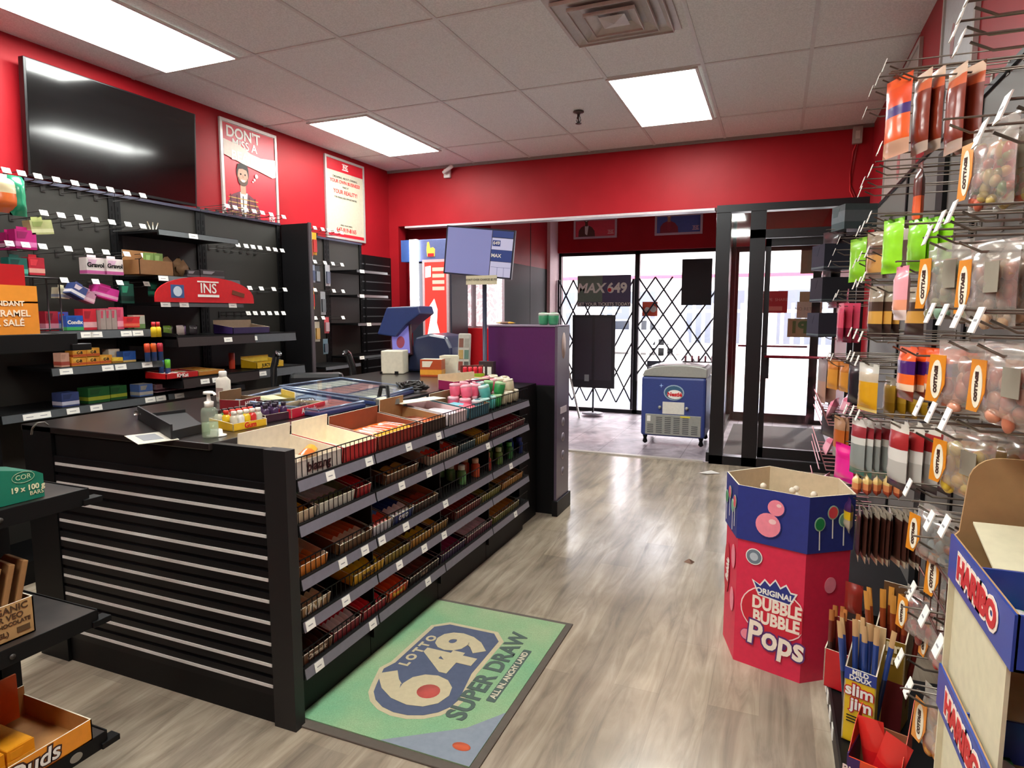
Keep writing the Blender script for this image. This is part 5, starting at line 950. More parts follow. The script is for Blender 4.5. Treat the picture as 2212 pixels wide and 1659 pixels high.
shelfbox('white medicine box hanging askew, leftmost of the jumble', 126, 150, 622, 645, xh - .06, 1.65, ('dcd8b8', '9098a8', 'b8b8a0'), hang=True, ry=6)
shelfbox('navy and white medicine box tilted on top of the jumble', 150, 182, 614, 640, xh + .02, 1.65, ('3a4a80', 'e0dce0', 'd8c8d0'), hang=True, ry=28)
shelfbox('pale pink medicine box tilted at the right of the jumble', 166, 203, 626, 650, xh, 1.65, ('c89ab0', 'e0c8d0', 'b07890'), hang=True, ry=20)
shelfbox('bright magenta medicine box tilted on its hook', 204, 254, 620, 645, xh, 1.65, ('c83090', 'd8a0c0', 'a82070'), hang=True, ry=14)
shelfbox('dark green pouch hanging beside the magenta box', 262, 290, 614, 655, xh, 1.65, ('12493c', '0a2a24', '2a8a6a'), hang=True, d=.02)
shelfbox('dark green pouch hanging left of the red arched header', 325, 352, 612, 640, xh, 1.65, ('12493c', '2a8a6a', '2a8a6a'), hang=True, d=.02)
Z3 = 1.442
for i, (a_, b_, t0, c_, lab) in enumerate(((100, 128, 672, ('a01c30', 'c88090', '701420'), 'dark red box at the left end of the upper shelf'), (128, 150, 674, ('3a4a9a', '8a98a8', '9a1828'), 'blue grey box behind the blue pack'), (182, 210, 669, ('d02838', 'e8b0b0', 'a01828'), 'red box with pink foot right of the blue pack'))): shelfbox(lab, a_, b_, t0, 714, -3.98, Z3, c_, d=.08)
shelfbox('blue and green pack at the front edge of the upper shelf', 145, 181, 684, 716, -3.91, Z3, ('1f5ab8', '3fa860', '1a4a98'), d=.05, text='Condix', ts=.03, band=(.0, .25))
for i in range(3): shelfbox('slim pink box with grey face standing in the trio on the upper shelf', 219 + i * 12, 230 + i * 12, 665, 710, -3.95, Z3, ('a89890', 'c8566a', 'c84860'), d=.08, band=(.94, 1.0), group='slim pink boxes on the upper shelf')
shelfbox('pink box at the right end of the slim trio', 255, 269, 664, 711, -3.95, Z3, ('d85a78', 'f0a8b8', 'c04060'), d=.08)
shelfbox('red box lying tilted on the upper shelf', 272, 302, 687, 710, -3.93, Z3 + .01, ('d82a30', 'e86a50', 'b82028'), d=.06, ry=0)
shelfbox('red and white box with two cups printed, right end of upper shelf', 290, 314, 677, 706, -3.98, Z3, ('b8b8a8', '6a8a50', 'b02028'), d=.06, band=(.0, .35))
Z2 = 1.227
shelfbox('pale peach box at the left end of the middle shelf', 133, 151, 762, 792, -3.92, Z2, ('d8a890', 'b05040', 'c89880'), d=.07)
for i, (a_, b_, q) in enumerate(((156, 187, 0), (188, 216, 0), (217, 243, 0), (158, 187, 1), (188, 216, 1))): shelfbox('orange and yellow medicine box stacked on the middle shelf', a_, b_, 772, 791, -3.91, Z2 + q * .05, ('e09a30', 'c85a28', 'e8b850'), d=.07, text='C-B', tcol=INK, ts=.022, group='orange and yellow boxes on the middle shelf')
shelfbox('yellow box lying at the right of the orange stack', 243, 266, 780, 792, -3.9, Z2, ('d8b030', '8a5a20', 'e8c850'), d=.06); shelfbox('white box standing at the back behind the yellow box', 236, 260, 762, 790, -4.0, Z2, ('d8c8b0', 'b0a080', 'e0d8c8'), d=.06)
shelfbox('blue and white medicine box on the middle shelf', 267, 294, 760, 783, -3.92, Z2, ('2a5aa8', 'd8b870', '1f4a90'), d=.06, band=(0, .2), text='ADVIL'[:0] or None)
for k, c_ in enumerate(('d84a2a', 'e86a2a', 'c8384a', '6ac83a', 'e05a2a', '3a7ac8', '4a8ad8', '2a6ab8')):
    y = ypx(318 + (k % 4) * 14, -3.86 - (k // 4) * .05, 1.3); o = thing('lighter_tube', f'small coloured tube standing at the right of the middle shelf', 'tube', (-3.86 - (k // 4) * .05, min(y, 3.36), 1.112 if y > 3.13 else Z2), 0, 'coloured tubes in the wall bay'); MB().lathe([(.018, 0), (.018, .1), (.014, .11)], mat('2a4a80', .35), 10).lathe([(.0185, .06), (.0185, .1125), (.013, .118)], mat(c_, .3), 10).build('tube', o)
Z1 = .987
shelfbox('blue and white tissue box on the lowest wall shelf', 135, 172, 838, 868, -3.92, Z1, ('3a4878', 'c8c8d8', '2c3860'), d=.09)
shelfbox('large dark green herbal box on the lowest wall shelf', 192, 238, 832, 865, -3.92, Z1, ('1f5428', '98a030', '184420'), d=.1, band=(.18, .42)); shelfbox('smaller dark green box behind on the lowest wall shelf', 240, 275, 823, 852, -3.95, Z1, ('1f5428', '98a030', '184420'), d=.08, band=(.18, .42))
shelfbox('white and blue box near the right end of the lowest wall shelf', 302, 331, 820, 846, -3.93, Z1, ('5a7ab8', 'c8c4b8', 'b0aca0'), d=.09)
for k in range(4): shelfbox('pale pink card pack in the row on the lowest wall shelf', 338 + k * 22, 357 + k * 22, 828, 845, -3.94, 1.0, ('c8a8b0', '4a2c38', 'b890a0'), d=.05, group='pale pink card packs')
# large colourful bag hanging at the top left
o = MB().pillow(.2, .21, .09, [(.45, mat('d8c8a0', .25, coat=.5)), (1.01, mat('d86a30', .25, coat=.5))], nu=8, nv=10, wob=.008, seed=2).build('snack_bag'); place(o, (-3.98, ypx(10, -3.98, 2.2), 2.1), 90); tag(o, 'cream and orange bag hanging at the upper left edge', 'bag')
o = MB().pillow(.09, .22, .08, [(1.01, mat('2a9a72', .25, coat=.5))], nu=6, nv=10, wob=.008, seed=4).build('snack_bag'); place(o, (-3.97, ypx(37, -3.97, 2.2), 2.09), 90); tag(o, 'green crumpled bag hanging at the upper left beside the orange bag', 'bag')
# middle bay goods
def pr(label, px, py, X, w_, d, h, co, ci, z, **k): return carton(label, w_, d, h, mat(co, .45, coat=.15), mat(ci, .7), (X - d / 2, ypx(px, X, z), z), 90, **k)
pr('brown kraft carton with torn top holding green pouches', 340, 590, -3.93, .26, .16, .1, '8a6038', 'a8784a', 1.802, back=.07)
for k in range(2): shelfbox('green and black pouch standing in the kraft carton', 316 + k * 20, 334 + k * 20, 540, 586, -3.96, 1.808, ('7a9850', '20221e', '98b870'), d=.02, band=(0, .4), group='green and black pouches')
f = MB(); rd = random.Random(9)
for k in range(5): f.pillow(.09, .1, .05, [(1.01, mat('8a6a48', .6))], Matrix.Translation((rd.uniform(-.06, .06), rd.uniform(-.03, .03), rd.uniform(0, .06))) @ Matrix.Rotation(rd.uniform(-1, 1), 4, 'Y'), nu=4, nv=6, wob=.01, seed=k)
o = f.build('crumpled_paper'); place(o, (-4.02, ypx(388, -4.02, 1.85), 1.803), 90); tag(o, 'crumpled brown wrapping paper beside the kraft carton', 'paper')
for k, (a_, b_, t_) in enumerate(((405, 432, 578), (434, 485, 576))): shelfbox(['small dark box with clear lid left on the second wall shelf', 'long dark box with clear lid right on the second wall shelf'][k], a_, b_, t_, 594, -3.95, 1.802, ('2a2426', '5a5458', '8a8488'), d=.08)
for k in range(3): o = MB().tube([(0, 0, 0), (.02 * (k - 1), .0, .05)], .003, CREAM).build('wooden_stick'); place(o, (-3.98, ypx(325 + k * 6, -3.98, 2.1), 2.115), 90); tag(o, 'small pale stick standing on the uppermost wall shelf', 'stick', 'pale sticks on the uppermost wall shelf')
# red arched header
ya, yb = ypx(333, -3.87, 1.62), ypx(546, -3.87, 1.62); t = thing('arched_header', 'red arched header sign with INS lettering above the candy trays', 'sign', (-3.862, (ya + yb) / 2, 1.622), 90); w_ = yb - ya
pts = [(-w_ / 2, 0), (w_ / 2, 0), (w_ / 2, .03)] + [(w_ / 2 * math.cos(R(a_)), .03 + .155 * math.sin(R(a_)) ** .9) for a_ in range(10, 180, 10)] + [(-w_ / 2, .03)]
MB().prism(pts, -.004, .004, mat('d0161e', .4, coat=.3), 'y').build('board', t); ins_logo(t, .1, 0, -.007, .1)
MB().box(-w_ * .36, -w_ * .24, -.007, -.0045, .03, .12, mat('3a5a8c', .4)).build('sticker', t); disc(.035, -w_ * .3, -.0075, .075, mat('c8d4e0', .4), sz=1).build('sticker_emblem', t)
f = MB(); f.box(-.06, .06, -.008, -.0045, -.016, .016, mat('6a3418', .4), Matrix.Translation((w_ * .32, 0, .07)) @ Matrix.Rotation(R(12), 4, 'Y')); f.build('bar_picture', t)
# trays
pr('shallow carton of purple wrapped sweets with white side on the upper tray shelf', 545, 700, -3.8, .38, .2, .075, '2a1848', '8a745a', 1.387, back=.03, lip=.05)
fill((-3.9, ypx(545, -3.8, 1.4), 1.393), 90, .35, .17, ('3a2070', '4a2a8a', 'c8c0d8'), 6, 'purple wrapped sweet in the white sided carton', 1, group='purple wrapped sweets')
for k, c_ in enumerate(('6a8a2a', '4a3a3a', 'c0b0a8', '8a6a98', '3a3438')):
    o = MB().pillow(.07, .07, .04, [(1.01, mat(c_, .35, coat=.3))], nu=4, nv=6, wob=.006, seed=k).build('loose_packet'); place(o, (-4.0 - (k % 2) * .05, ypx(362 + k * 14, -4.0, 1.42), 1.388), 90); tag(o, ['lime green packet on the dim tray under the arched header', 'dark packet on the dim tray under the arched header', 'whitish packet on the dim tray under the arched header', 'lilac packet on the dim tray under the arched header', 'black packet at the right of the dim tray under the header'][k], 'packet')
for k in range(2): o = thing('squeeze_bottle', 'small yellow bottle with red cap by the left end of the tray shelf', 'bottle', (-3.83, ypx(332 + k * 10, -3.83, 1.42), 1.388), 0, 'yellow bottles with red caps'); MB().lathe([(.018, 0), (.018, .06), (.01, .07)], mat('e0c020', .35), 10).build('body', o); MB().lathe([(.012, .068), (.012, .1)], mat('c02028', .35), 10).build('cap', o)
pr('red wrapper multipack carton on the lower tray shelf', 395, 810, -3.76, .26, .2, .05, 'c0181c', '8a1a18', 1.102, lip=.04, text='KitKat', ts=.035); fill((-3.86, ypx(395, -3.76, 1.12), 1.107), 90, .24, .17, ('c81c20', 'e8d8d0', 'c81c20'), 4, 'red wafer bar in the red carton on the lower tray shelf', 2, group='red wafer bars')
pr('shallow carton of golden biscuits bars on the lower tray shelf', 450, 800, -3.77, .3, .3, .04, 'b8742a', 'c88a3a', 1.102, lip=.03); fill((-3.92, ypx(450, -3.77, 1.12), 1.107), 90, .28, .27, ('e8a848', 'd8903a', 'e8b860'), 6, 'golden wrapped bar in the shallow biscuit carton', 2, group='golden wrapped bars')
pr('bright yellow gum carton reading Juicy Fruit on the right tray shelf', 585, 790, -3.82, .3, .17, .075, 'e8bc20', 'e8c848', 1.102, text='JUICY FRUIT', tcol=INK, ts=.035, lip=.05, back=.02); fill((-3.905, ypx(585, -3.82, 1.12), 1.108), 90, .28, .15, ('e8d040', 'e8b020'), 5, 'yellow gum pack in the bright yellow carton', 3, name='gum_pack', cat='gum pack', group='yellow gum packs')
o = thing('red_can', 'small red and orange can standing behind the lower tray', 'can', (-4.0, ypx(501, -4.0, 1.15), 1.102)); MB().lathe([(.022, 0), (.024, .01), (.024, .12), (.02, .13)], mat('c8402a', .3, coat=.4), 12).build('body', o)
# blister packs beyond the end panel
for k, (px, py0, py1, c1, c2, lab) in enumerate(((668, 500, 560, 'c8b8b0', 'b85a48', 'pink and white blister pack, top left beyond the end panel'), (683, 502, 550, 'e8a830', 'c84a48', 'yellow and red blister pack beyond the end panel'), (674, 572, 610, '8a94a8', '4a5a78', 'blue grey toothbrush pack beyond the end panel'), (690, 574, 612, '3a4048', '9098a0', 'thin dark toothbrush pack beyond the end panel'), (707, 572, 618, 'b8bcc0', '5a6478', 'white toothbrush pack beyond the end panel'), (678, 620, 668, 'e8a020', 'c82818', 'orange yellow battery pack beyond the end panel'), (697, 630, 680, '9aa0a4', '5a6064', 'silver blister pack beyond the end panel'), (690, 695, 738, 'c8c0a8', 'c89a40', 'white and gold pack hanging low beyond the end panel'), (705, 685, 720, 'c04048', 'b8989c', 'red pack hanging low beyond the end panel'), (708, 732, 765, '6a8a98', '3a4a54', 'blue pack hanging lowest beyond the end panel'))):
    pt, pb = at(px, py0, 0, -4.03), at(px, py1, 0, -4.03); h = pt.z - pb.z; f = MB(); f.box(-.035, .035, -.001, .001, 0, h, mat(c1, .35, coat=.3)); f.box(-.025, .025, -.015, -.001, h * .12, h * .68, mat(c2, .2, coat=.5)); o = f.build('blister_pack'); place(o, (-4.03 - (k % 2) * .03, pt.y, pb.z), 90); tag(o, lab, 'blister pack')
# wire divider rack by the left shelves
t = thing('wire_rack', 'black wire rack standing behind the caramel box at the left edge', 'rack', (-3.84, 2.3, 1.445), 90); f = MB()
for k in range(6): f.tube([(-.2 + k * .07, 0, 0), (-.2 + k * .07, 0, .3)], .004, mat('3a3638', .3, .5), 5)
for z_ in (.01, .3): f.tube([(-.2, 0, z_), (.15, 0, z_)], .005, mat('3a3638', .3, .5), 5)
f.tube([(-.2, 0, .3), (-.2, 0, .75)], .008, mat('6a6474', .3, .5), 6); f.build('wires', t)
# ------------------------------------------------------------------ near gondola at the left edge
XG = -1.98; t = thing('black_gondola', 'black shelving gondola at the left edge of the picture with four shelves', 'shelving', (XG, .5, 0), 90)
MB().box(-.7, .8, .45, .49, 0, 1.6, BLK).build('back_panel', t); MB().box(.74, .8, .42, .5, 0, 1.62, BLK2).build('upright', t); MB().box(-.7, .74, .12, .45, 0, .13, BLK).build('base', t)
TOPM = m_speckle('dusty_shelf', '1e1a18', '3a322e', 6, .35, .05)
for z in (.185, .6, 1.0, 1.485):
    f = MB(); f.box(-.7, .8, .0, .45, z - .02, z, TOPM); f.box(-.7, .8, -.004, .0, z - .05, z + .003, BLK); f.box(.8, .806, .0, .45, z - .05, z + .003, BLK); f.box(.78, .84, -.012, .03, z - .05, z - .03, BLK); s = f.build('shelf', t, .003)
    if z < .2: disc(.014, .7, -.0045, z - .024, mat('8a8478', .5), sx=1.4).build('oval_slot', s)
    MB().lathe([(.008, 0), (.008, .004)], mat('3a3632', .4), 10, Matrix.Translation((.55, -.004, z - .025)) @ Matrix.Rotation(R(90), 4, 'X')).build('bolt', s)
def yG(px, z, X=XG - .03): return ypx(px, X, z)
y1 = yG(88, 1.55); o = MB(); o.box(-.19, .19, -.05, .05, 0, .095, mat('d8862a', .45, coat=.15)); o.prism([(-.19, .09), (.19, .09), (.19, .14), (.045, .142), (.03, .12), (-.19, .09)], -.05, -.046, mat('dc8c2c', .45), 'y'); o.box(-.19, .165, -.042, .05, .095, .2, mat('b01018', .45))
o = o.build('caramel_box'); place(o, (XG - .09, y1 - .19, 1.487), 90); tag(o, 'orange salted caramel box with red back at the left edge', 'box')
for s_, z_, sz in (('GOOEY - FONDANT', .088, .02), ('SALTED CARAMEL', .06, .026), ('CARAMEL SALÉ', .033, .026)): lettering(o, s_, sz, (.06, -.0512, z_), mat('f0dcc0', .5), bold=.0006)
y1 = yG(94, 1.05); f = MB(); f.prism([(-.4, 0), (0, 0), (0, .07), (-.02, .082), (-.4, .17)], -.09, .05, mat('117058', .45, coat=.15), 'y'); o = f.build('chocolate_box'); place(o, (XG - .12, y1, 1.002), 90); tag(o, 'green chocolate bar box with sloping side on the gondola shelf', 'box')
lettering(o, '19 x 100 g', .022, (-.045, -.0912, .037), mat('d8d8b0', .5), bold=.0006); lettering(o, 'BARS', .017, (-.022, -.0912, .019), mat('d8d8b0', .5)); lettering(o, 'COR', .02, (-.055, -.0912, .072), mat('b0c8a0', .5)); f = MB()
for k in range(24): a_ = k * PI / 12; b_ = a_ + PI / 12; f.tube([(-.055 + .03 * math.cos(a_), -.0915, .072 + .016 * math.sin(a_)), (-.055 + .03 * math.cos(b_), -.0915, .072 + .016 * math.sin(b_))], .0007, mat('b0c8a0', .5), 4)
f.build('oval_emblem', o)
y1 = yG(77, .65); o = carton('brown kraft chocolate box holding paper wrapped bars on the third shelf', .36, .15, .115, mat('b08a58', .7), mat('8a6a42', .8), (XG - .11, y1 - .18, .602), 90, lip=.11)
for s_, z_, sz, x_ in (('ORGANIC', .093, .028, .1), ('FAIR VEO', .07, .024, .1), ('CHOCOLATE', .05, .016, .12), ('(GL)', .025, .02, .09)): lettering(o, s_, sz, (x_, -.0762, z_), mat('4a3018', .6), bold=.0005)
MB().box(.13, .165, -.077, -.0755, .018, .034, mat('5a4226', .6)).build('printed_mark', o)
for k in range(7):
    o = MB().prism([(-.07, 0), (.07, 0), (.07, .2), (.05, .215), (-.07, .215)], -.008, .008, mat('8a6238', .7), 'y').build('chocolate_bar', None, .003); place(o, (XG - .11, y1 - .05 - k * .036, .612), 90 + 78, -0, 0); o.rotation_euler = (R(0), R(0), R(172)); o.rotation_euler = (Matrix.Rotation(R(-14 if 1 else 0), 3, 'X') @ Matrix.Rotation(R(172), 3, 'Z')).to_euler(); tag(o, 'kraft paper wrapped chocolate bar standing in the brown chocolate box', 'chocolate bar', 'paper wrapped chocolate bars')
y1 = yG(200, .25, XG + .01); o = carton('orange carton tray of caramel candy boxes on the lowest gondola shelf', .55, .34, .075, mat('e8921c', .4, coat=.2), mat('b07a40', .7), (XG - .165, y1 - .275, .187), 90, back=.03, lip=.07, text=None)
lettering(o, 'Milk Duds', .07, (.03, -.1715, .035), mat('3a1a12', .5), bold=.006, shear=.15); lettering(o, 'Milk Duds', .07, (.03, -.1722, .035), WHT, bold=.001, shear=.15)
for k in range(4): boxpack('orange candy box lying in the orange carton tray', .075, .22, .07, ('e8961c', 'e8a030', 'e89a20'), (XG - .17, y1 - .17 - k * .082, .193), 90, group='orange candy boxes in the tray', band=(.3, .5))
o = MB().box(-.05, .05, -.004, .004, 0, .16, mat('d85a18', .45)).build('card_flap'); place(o, (XG - .33, yG(12, .3, XG - .3), .187), 90); tag(o, 'upright orange card standing behind the orange tray', 'card')
# ------------------------------------------------------------------ right hand pegboard gondola
XB = .70
nm = ['nearest the camera on the right, behind the gummy display', 'second from the camera on the right wall', 'third from the camera on the right wall, past the dark post', 'farthest along the right wall by the entrance']
for i, (y0, y1) in enumerate(((.1, 1.6), (1.6, 3.1), (3.1, 4.6), (4.6, 5.94))):
    u = thing('pegboard_gondola', 'grey pegboard gondola bay ' + nm[i], 'shelving', (XB, (y0 + y1) / 2, 0), -90); w_ = y1 - y0 - .004
    MB().box(-w_ / 2, w_ / 2, 0, .03, .12, 2.37, PEGR).build('back_panel', u); MB().box(-w_ / 2, w_ / 2, -.012, .03, 2.37, 2.39, BLK2).build('top_rail', u)
    da, db = -w_ / 2, w_ / 2
    if i == 1: da = -(2.78 - (y0 + y1) / 2)      # the deck stops where the gum bin stands
    if i == 2: db = -(3.33 - (y0 + y1) / 2)
    MB().box(da, db, -.45, 0, .02, .12, BLK).build('base_deck', u)
    f = MB(); f.box(da, db, -.458, -.45, .05, .125, DK)
    f.build('base_lip', u)
    for s in ((-1,) if i else (-1, 1)): MB().box(s * (w_ / 2 - .02) - .02, s * (w_ / 2 - .02) + .02, -.01, 0, .12, 2.37, BLK).build('upright', u)
    for px, py in ((1781, 1455), (1784, 1478), (1787, 1508), (1792, 1545), (1797, 1583)):
        y = at(px, py, 0, .24).y
        if y0 < y < y1 and not 2.76 < y < 3.35: g_ = MB().box(-.02, .02, -.461, -.458, .065, .11, TAG).build('price_tag', u); g_.location = (-(y - (y0 + y1) / 2), 0, 0)
o = MB().box(-.07, .07, -.02, .0, .12, 2.3, BLK).build('dark_post'); place(o, (XB, at(2035, 400, 0, .69).y, 0), -90); tag(o, 'wide dark vertical post standing against the right pegboard', 'post')
# posters on the right wall above the pegboard
for (pa, pb, lab, c_) in (((2045, 40), (2118, 40), 'framed pale grey poster with faint red print on the right wall, the nearer one', 'c0c2c4'), ((1925, 200), (1988, 200), 'framed pale poster on the right wall near the entrance, the farther one', 'a89890')):
    ya, yb = at(*pb, 0, XR).y, at(*pa, 0, XR).y; t = thing('framed_poster', lab, 'poster', (XR - .001, (ya + yb) / 2, 2.25), -90); w_ = yb - ya
    frame_on(t, w_, .93, mat('b8b4ae', .35, .3), .03); MB().box(-w_ / 2 + .03, w_ / 2 - .03, -.011, -.009, .03, .9, mat(c_, .5)).build('print', t); disc(.06, .05, -.0115, .3, mat('b06a6a', .5), sz=1.6).build('red_print', t); disc(.04, -.1, -.0115, .6, mat('b07a7a', .5), sz=2).build('red_print', t)
HR = hook_proto(.38, 'steel peg hook with white price tag', wire=mat('857c72', .3, .7), r=.003, tw=.036, th_=.044, ta=18, up=.02); HN = HR.copy(); C.objects.link(HN); HN['category'] = 'peg hook'; nN = [0]; uR = [False]
def rhook(y, z, label, group, plain=XB):
    loc = (XB if plain is True else plain, y, z - .008)
    if plain is True:
        lb = label.replace('clear bag of ', '').replace('bags of ', '').replace('carrying the', 'of'); o = HN if not nN[0] else HN.copy()
        if nN[0]: C.objects.link(o)
        nN[0] += 1; place(o, loc, -90); o['label'] = ' '.join(lb.split()[:16]); o['group'] = group; return
    if not uR[0]: uR[0] = True; place(HR, loc, -90); HR['label'] = label; HR['group'] = group
    else: dup(HR, loc, -90, label, group=group)
for pts, lab, gp in (
    ([(1915, 145), (1885, 200), (1872, 245), (1900, 175)], 'peg hook reaching out over the top of the right pegboard, orange bags row', 'top row of hooks on the right wall'),
    ([(2075, 62), (2092, 20), (2082, 95), (2110, -20)], 'peg hook at the upper right corner above the pegboard', 'hooks at the upper right corner'),
    ([(1905, 322), (1885, 370), (1868, 395), (1862, 415)], 'peg hook with slanted tag in the second row, left of the dark post', 'second row of hooks left of the dark post'),
    ([(2180, 235), (2130, 290), (2065, 460), (2040, 480), (2012, 510)], 'peg hook with long slanted tag right of the dark post', 'hooks right of the dark post'),
    ([(1882, 470), (1868, 490), (1858, 500)], 'peg hook with tag above the lime green bags', 'hooks above the lime green bags'),
    ([(1815, 520), (1805, 545), (1795, 570)], 'peg hook with tag at the far end of the right wall, upper', 'far upper hooks on the right wall'),
    ([(1878, 545), (1862, 555), (1850, 570)], 'peg hook with tag below the lime bags', 'hooks below the lime bags'),
    ([(1870, 600), (1860, 610), (1850, 615)], 'peg hook with tag above the brown pouches', 'hooks above the brown pouches'),
    ([(1812, 635), (1806, 642)], 'peg hook with tag above the rose pink bags', 'hooks above the rose pink bags'),
    ([(2018, 678), (2046, 682), (2080, 686), (2122, 694)], 'peg hook with white tag below the upper clear sweet bags', 'hooks below the upper clear sweet bags'),
    ([(1840, 718), (1852, 722), (1864, 728)], 'peg hook with tag below the rose pink bags', 'hooks below the rose pink bags'),
    ([(1792, 768), (1800, 772), (1838, 768), (1846, 772), (1856, 780)], 'peg hook with tag above the black and yellow pouches', 'hooks above the black and yellow pouches'),
    ([(1830, 885), (1845, 888), (1857, 898)], 'peg hook with tag above the red and white pouches', 'hooks above the red and white pouches'),
    ([(1992, 880), (2020, 893), (2052, 908)], 'peg hook with bright white tag below the clear peach bags', 'hooks below the clear peach bags'),
    ([(1973, 1055), (2022, 1128), (2056, 1140)], 'peg hook with white tag around the blue grey sweet bags', 'hooks around the blue grey bags'),
    ([(1982, 1280), (2010, 1335), (2043, 1400)], 'peg hook with white tag around the red sweet bags', 'hooks around the red sweet bags'),
    ([(1955, 1425), (1975, 1490)], 'empty peg hook in the dark gap left of the lower gummy tray', 'empty hooks left of the lower gummy tray')):
    for px, py in pts: lo = py > 1000 and px > 1950; p = at(px, py, 0, .345 if lo else .31); rhook(p.y, p.z - .01, lab, gp, XB + (.03 if lo else 0))
# bags hanging on the right wall
SH = lambda c, r=.28: mat(c, r, coat=.5)
FILMW = FILM
KIND = {
 'orange_purple': [(.12, SH('e0541c')), (.35, SH('d8481c')), (.5, SH('3a1f6a')), (.8, SH('e05a1e')), (1.01, SH('c89a80', .15))],
 'rust': [(.1, SH('d8b8a0', .2)), (.25, SH('c8603a')), (.9, SH('7a2c18')), (1.01, SH('b8a090', .15))],
 'orange_slim': [(.5, SH('6a2c20')), (.9, SH('e8602a')), (1.01, SH('e8c0b8', .15))],
 'orange_band': [(.28, SH('ec5a1a')), (.5, SH('45186a')), (.68, SH('ee661e')), (.8, SH('e8c8a8', .2)), (1.01, SH('7a2a18'))],
 'lime': [(.06, SH('7cc820')), (1.01, SH('93dc1c', .4))],
 'tan': [(.3, SH('b8a890', .2)), (.5, SH('6a4a38')), (.85, SH('d8a058')), (1.01, SH('8a7468', .2))],
 'clear_brown': [(.3, SH('b0a498', .2)), (.7, SH('5a4640')), (1.01, SH('6a5a50', .2))],
 'pink': [(.1, SH('e890a0')), (.6, SH('e8a0a8')), (.8, SH('e89a78')), (1.01, SH('e8d0c8', .15))],
 'brown_yellow': [(.3, SH('b0a490', .2)), (.48, SH('4a3428')), (.75, SH('d8a048')), (1.01, SH('3c2a24'))],
 'rose': [(.25, SH('d84a68')), (.6, SH('e0506a')), (1.01, SH('9a2c44'))],
 'yellow': [(.2, SH('d0ccc0', .2)), (.35, SH('c8b8a0', .3)), (.95, SH('dca018')), (1.01, SH('e8c878', .2))],
 'mustard': [(.2, SH('948a78', .2)), (.6, SH('b08a30')), (1.01, SH('9a7418'))],
 'black': [(.2, SH('4a4648')), (1.01, SH('222026'))],
 'amber': [(.3, SH('c87830')), (1.01, SH('e0983c'))],
 'beef_white': [(.14, SH('d8d0c8', .2)), (.3, SH('9a3038')), (.42, SH('d8d8d0')), (.46, SH('a83038')), (.85, SH('8f9490')), (1.01, SH('2f6a60'))],
 'beef_red': [(.1, SH('d0c8bc', .25)), (.4, SH('a0282a')), (.55, SH('d8d4cc')), (.58, SH('b02c34')), (.9, SH('b8b4ac')), (1.01, SH('3a2a2c'))],
 'tan_orange': [(.3, SH('b88a68', .3)), (.75, SH('c8682a')), (1.01, SH('a8a098', .2))],
 'hot_pink': [(.4, SH('e81f8a')), (1.01, SH('f0289a'))],
 'brown_slim': [(.12, SH('a89a88', .25)), (.9, SH('4a2a22')), (1.01, SH('c8b89c', .25))],
 'orange_cap': [(.4, SH('e8c880')), (.7, SH('d88a58')), (1.01, SH('a84a30'))],
 'purple_yellow': [(.35, SH('4a2858')), (.6, SH('e0b820')), (1.01, SH('b8a890', .3))],
 'far_dark': [(.4, SH('2a2628')), (1.01, SH('3c3438'))], 'far_pink': [(.4, SH('e88aa0')), (1.01, SH('c86a80'))], 'far_grey': [(.5, SH('9a8a8a')), (1.01, SH('b08a78'))],
}
SW_ = {'mint': ('a8ac80', 'b8a880', '7a9a80'), 'gold': ('a88468', 'c0a080', '907058'), 'mix': ('b85a40', 'c0a860', '6a8a48'), 'peach': ('c87a5c', 'b85a40', 'cc8a6c'), 'yellow': ('e8c840', 'e8d870', 'd8a830'), 'bluegrey': ('6a7c84', '7f929a', '9a7060'), 'red': ('b02a30', 'c84040', '7a3a34'), 'nuts': ('c88a3a', 'b87430', 'd8a050')}
def sweet_bag(label, kind, w_, h, loc, rz, group, seed):
    w_ *= 1.12
    o = thing('sweet_bag', label, 'bag', loc, rz, group); cs = [mat(c, .3, coat=.3) for c in SW_[kind]]; rd = random.Random(seed)
    MB().pillow(w_, h, .05, [(1.01, FILM)], nu=8, nv=12, z0=-h, wob=.006, seed=seed, flat=.1).build('clear_bag', o)
    f = MB(); n = 34; s = w_ * .1
    for k in range(n):
        u = rd.uniform(-.34, .34); v = rd.uniform(.07, .7); tt = .016 * math.cos(u * 3)
        f.ball((u * w_, rd.uniform(-tt, tt) , -h * (1 - v)), s, cs[k % 3], (rd.uniform(.8, 1.25), .55, rd.uniform(.7, 1.2)), 7)
    g_ = f.build('sweets', o); g_['kind'] = 'stuff'
    f = MB(); x0_, x1_ = -w_ * .48, -w_ * .16; yy = -.0265
    f.prism([(x0_, -h * .86), (x1_ - w_ * .12, -h * .86), (x1_, -h * .6), (x1_, -h * .2), (x0_ * .9, -h * .2)], yy, yy + .001, mat('d8861c', .35, coat=.3), 'y')
    cx, cz = (x0_ + x1_) / 2 + w_ * .02, -h * .54; f.prism([(cx + w_ * .095 * math.cos(k * PI / 10) , cz + h * .27 * math.sin(k * PI / 10)) for k in range(20)], yy - .001, yy, mat('e8e0c8', .4), 'y')
    f.build('printed_label', o); lettering(o, 'COTTAGE', h * .08, (cx, yy - .0016, cz), mat('3a1c10', .5), (90, -90, 0), .0008)
    MB().box(w_ * .1, w_ * .38, yy + .001, yy + .002, -h * .6, -h * .25, mat('8f8878', .4)).build('nutrition_panel', o) if seed % 2 else None
    return o
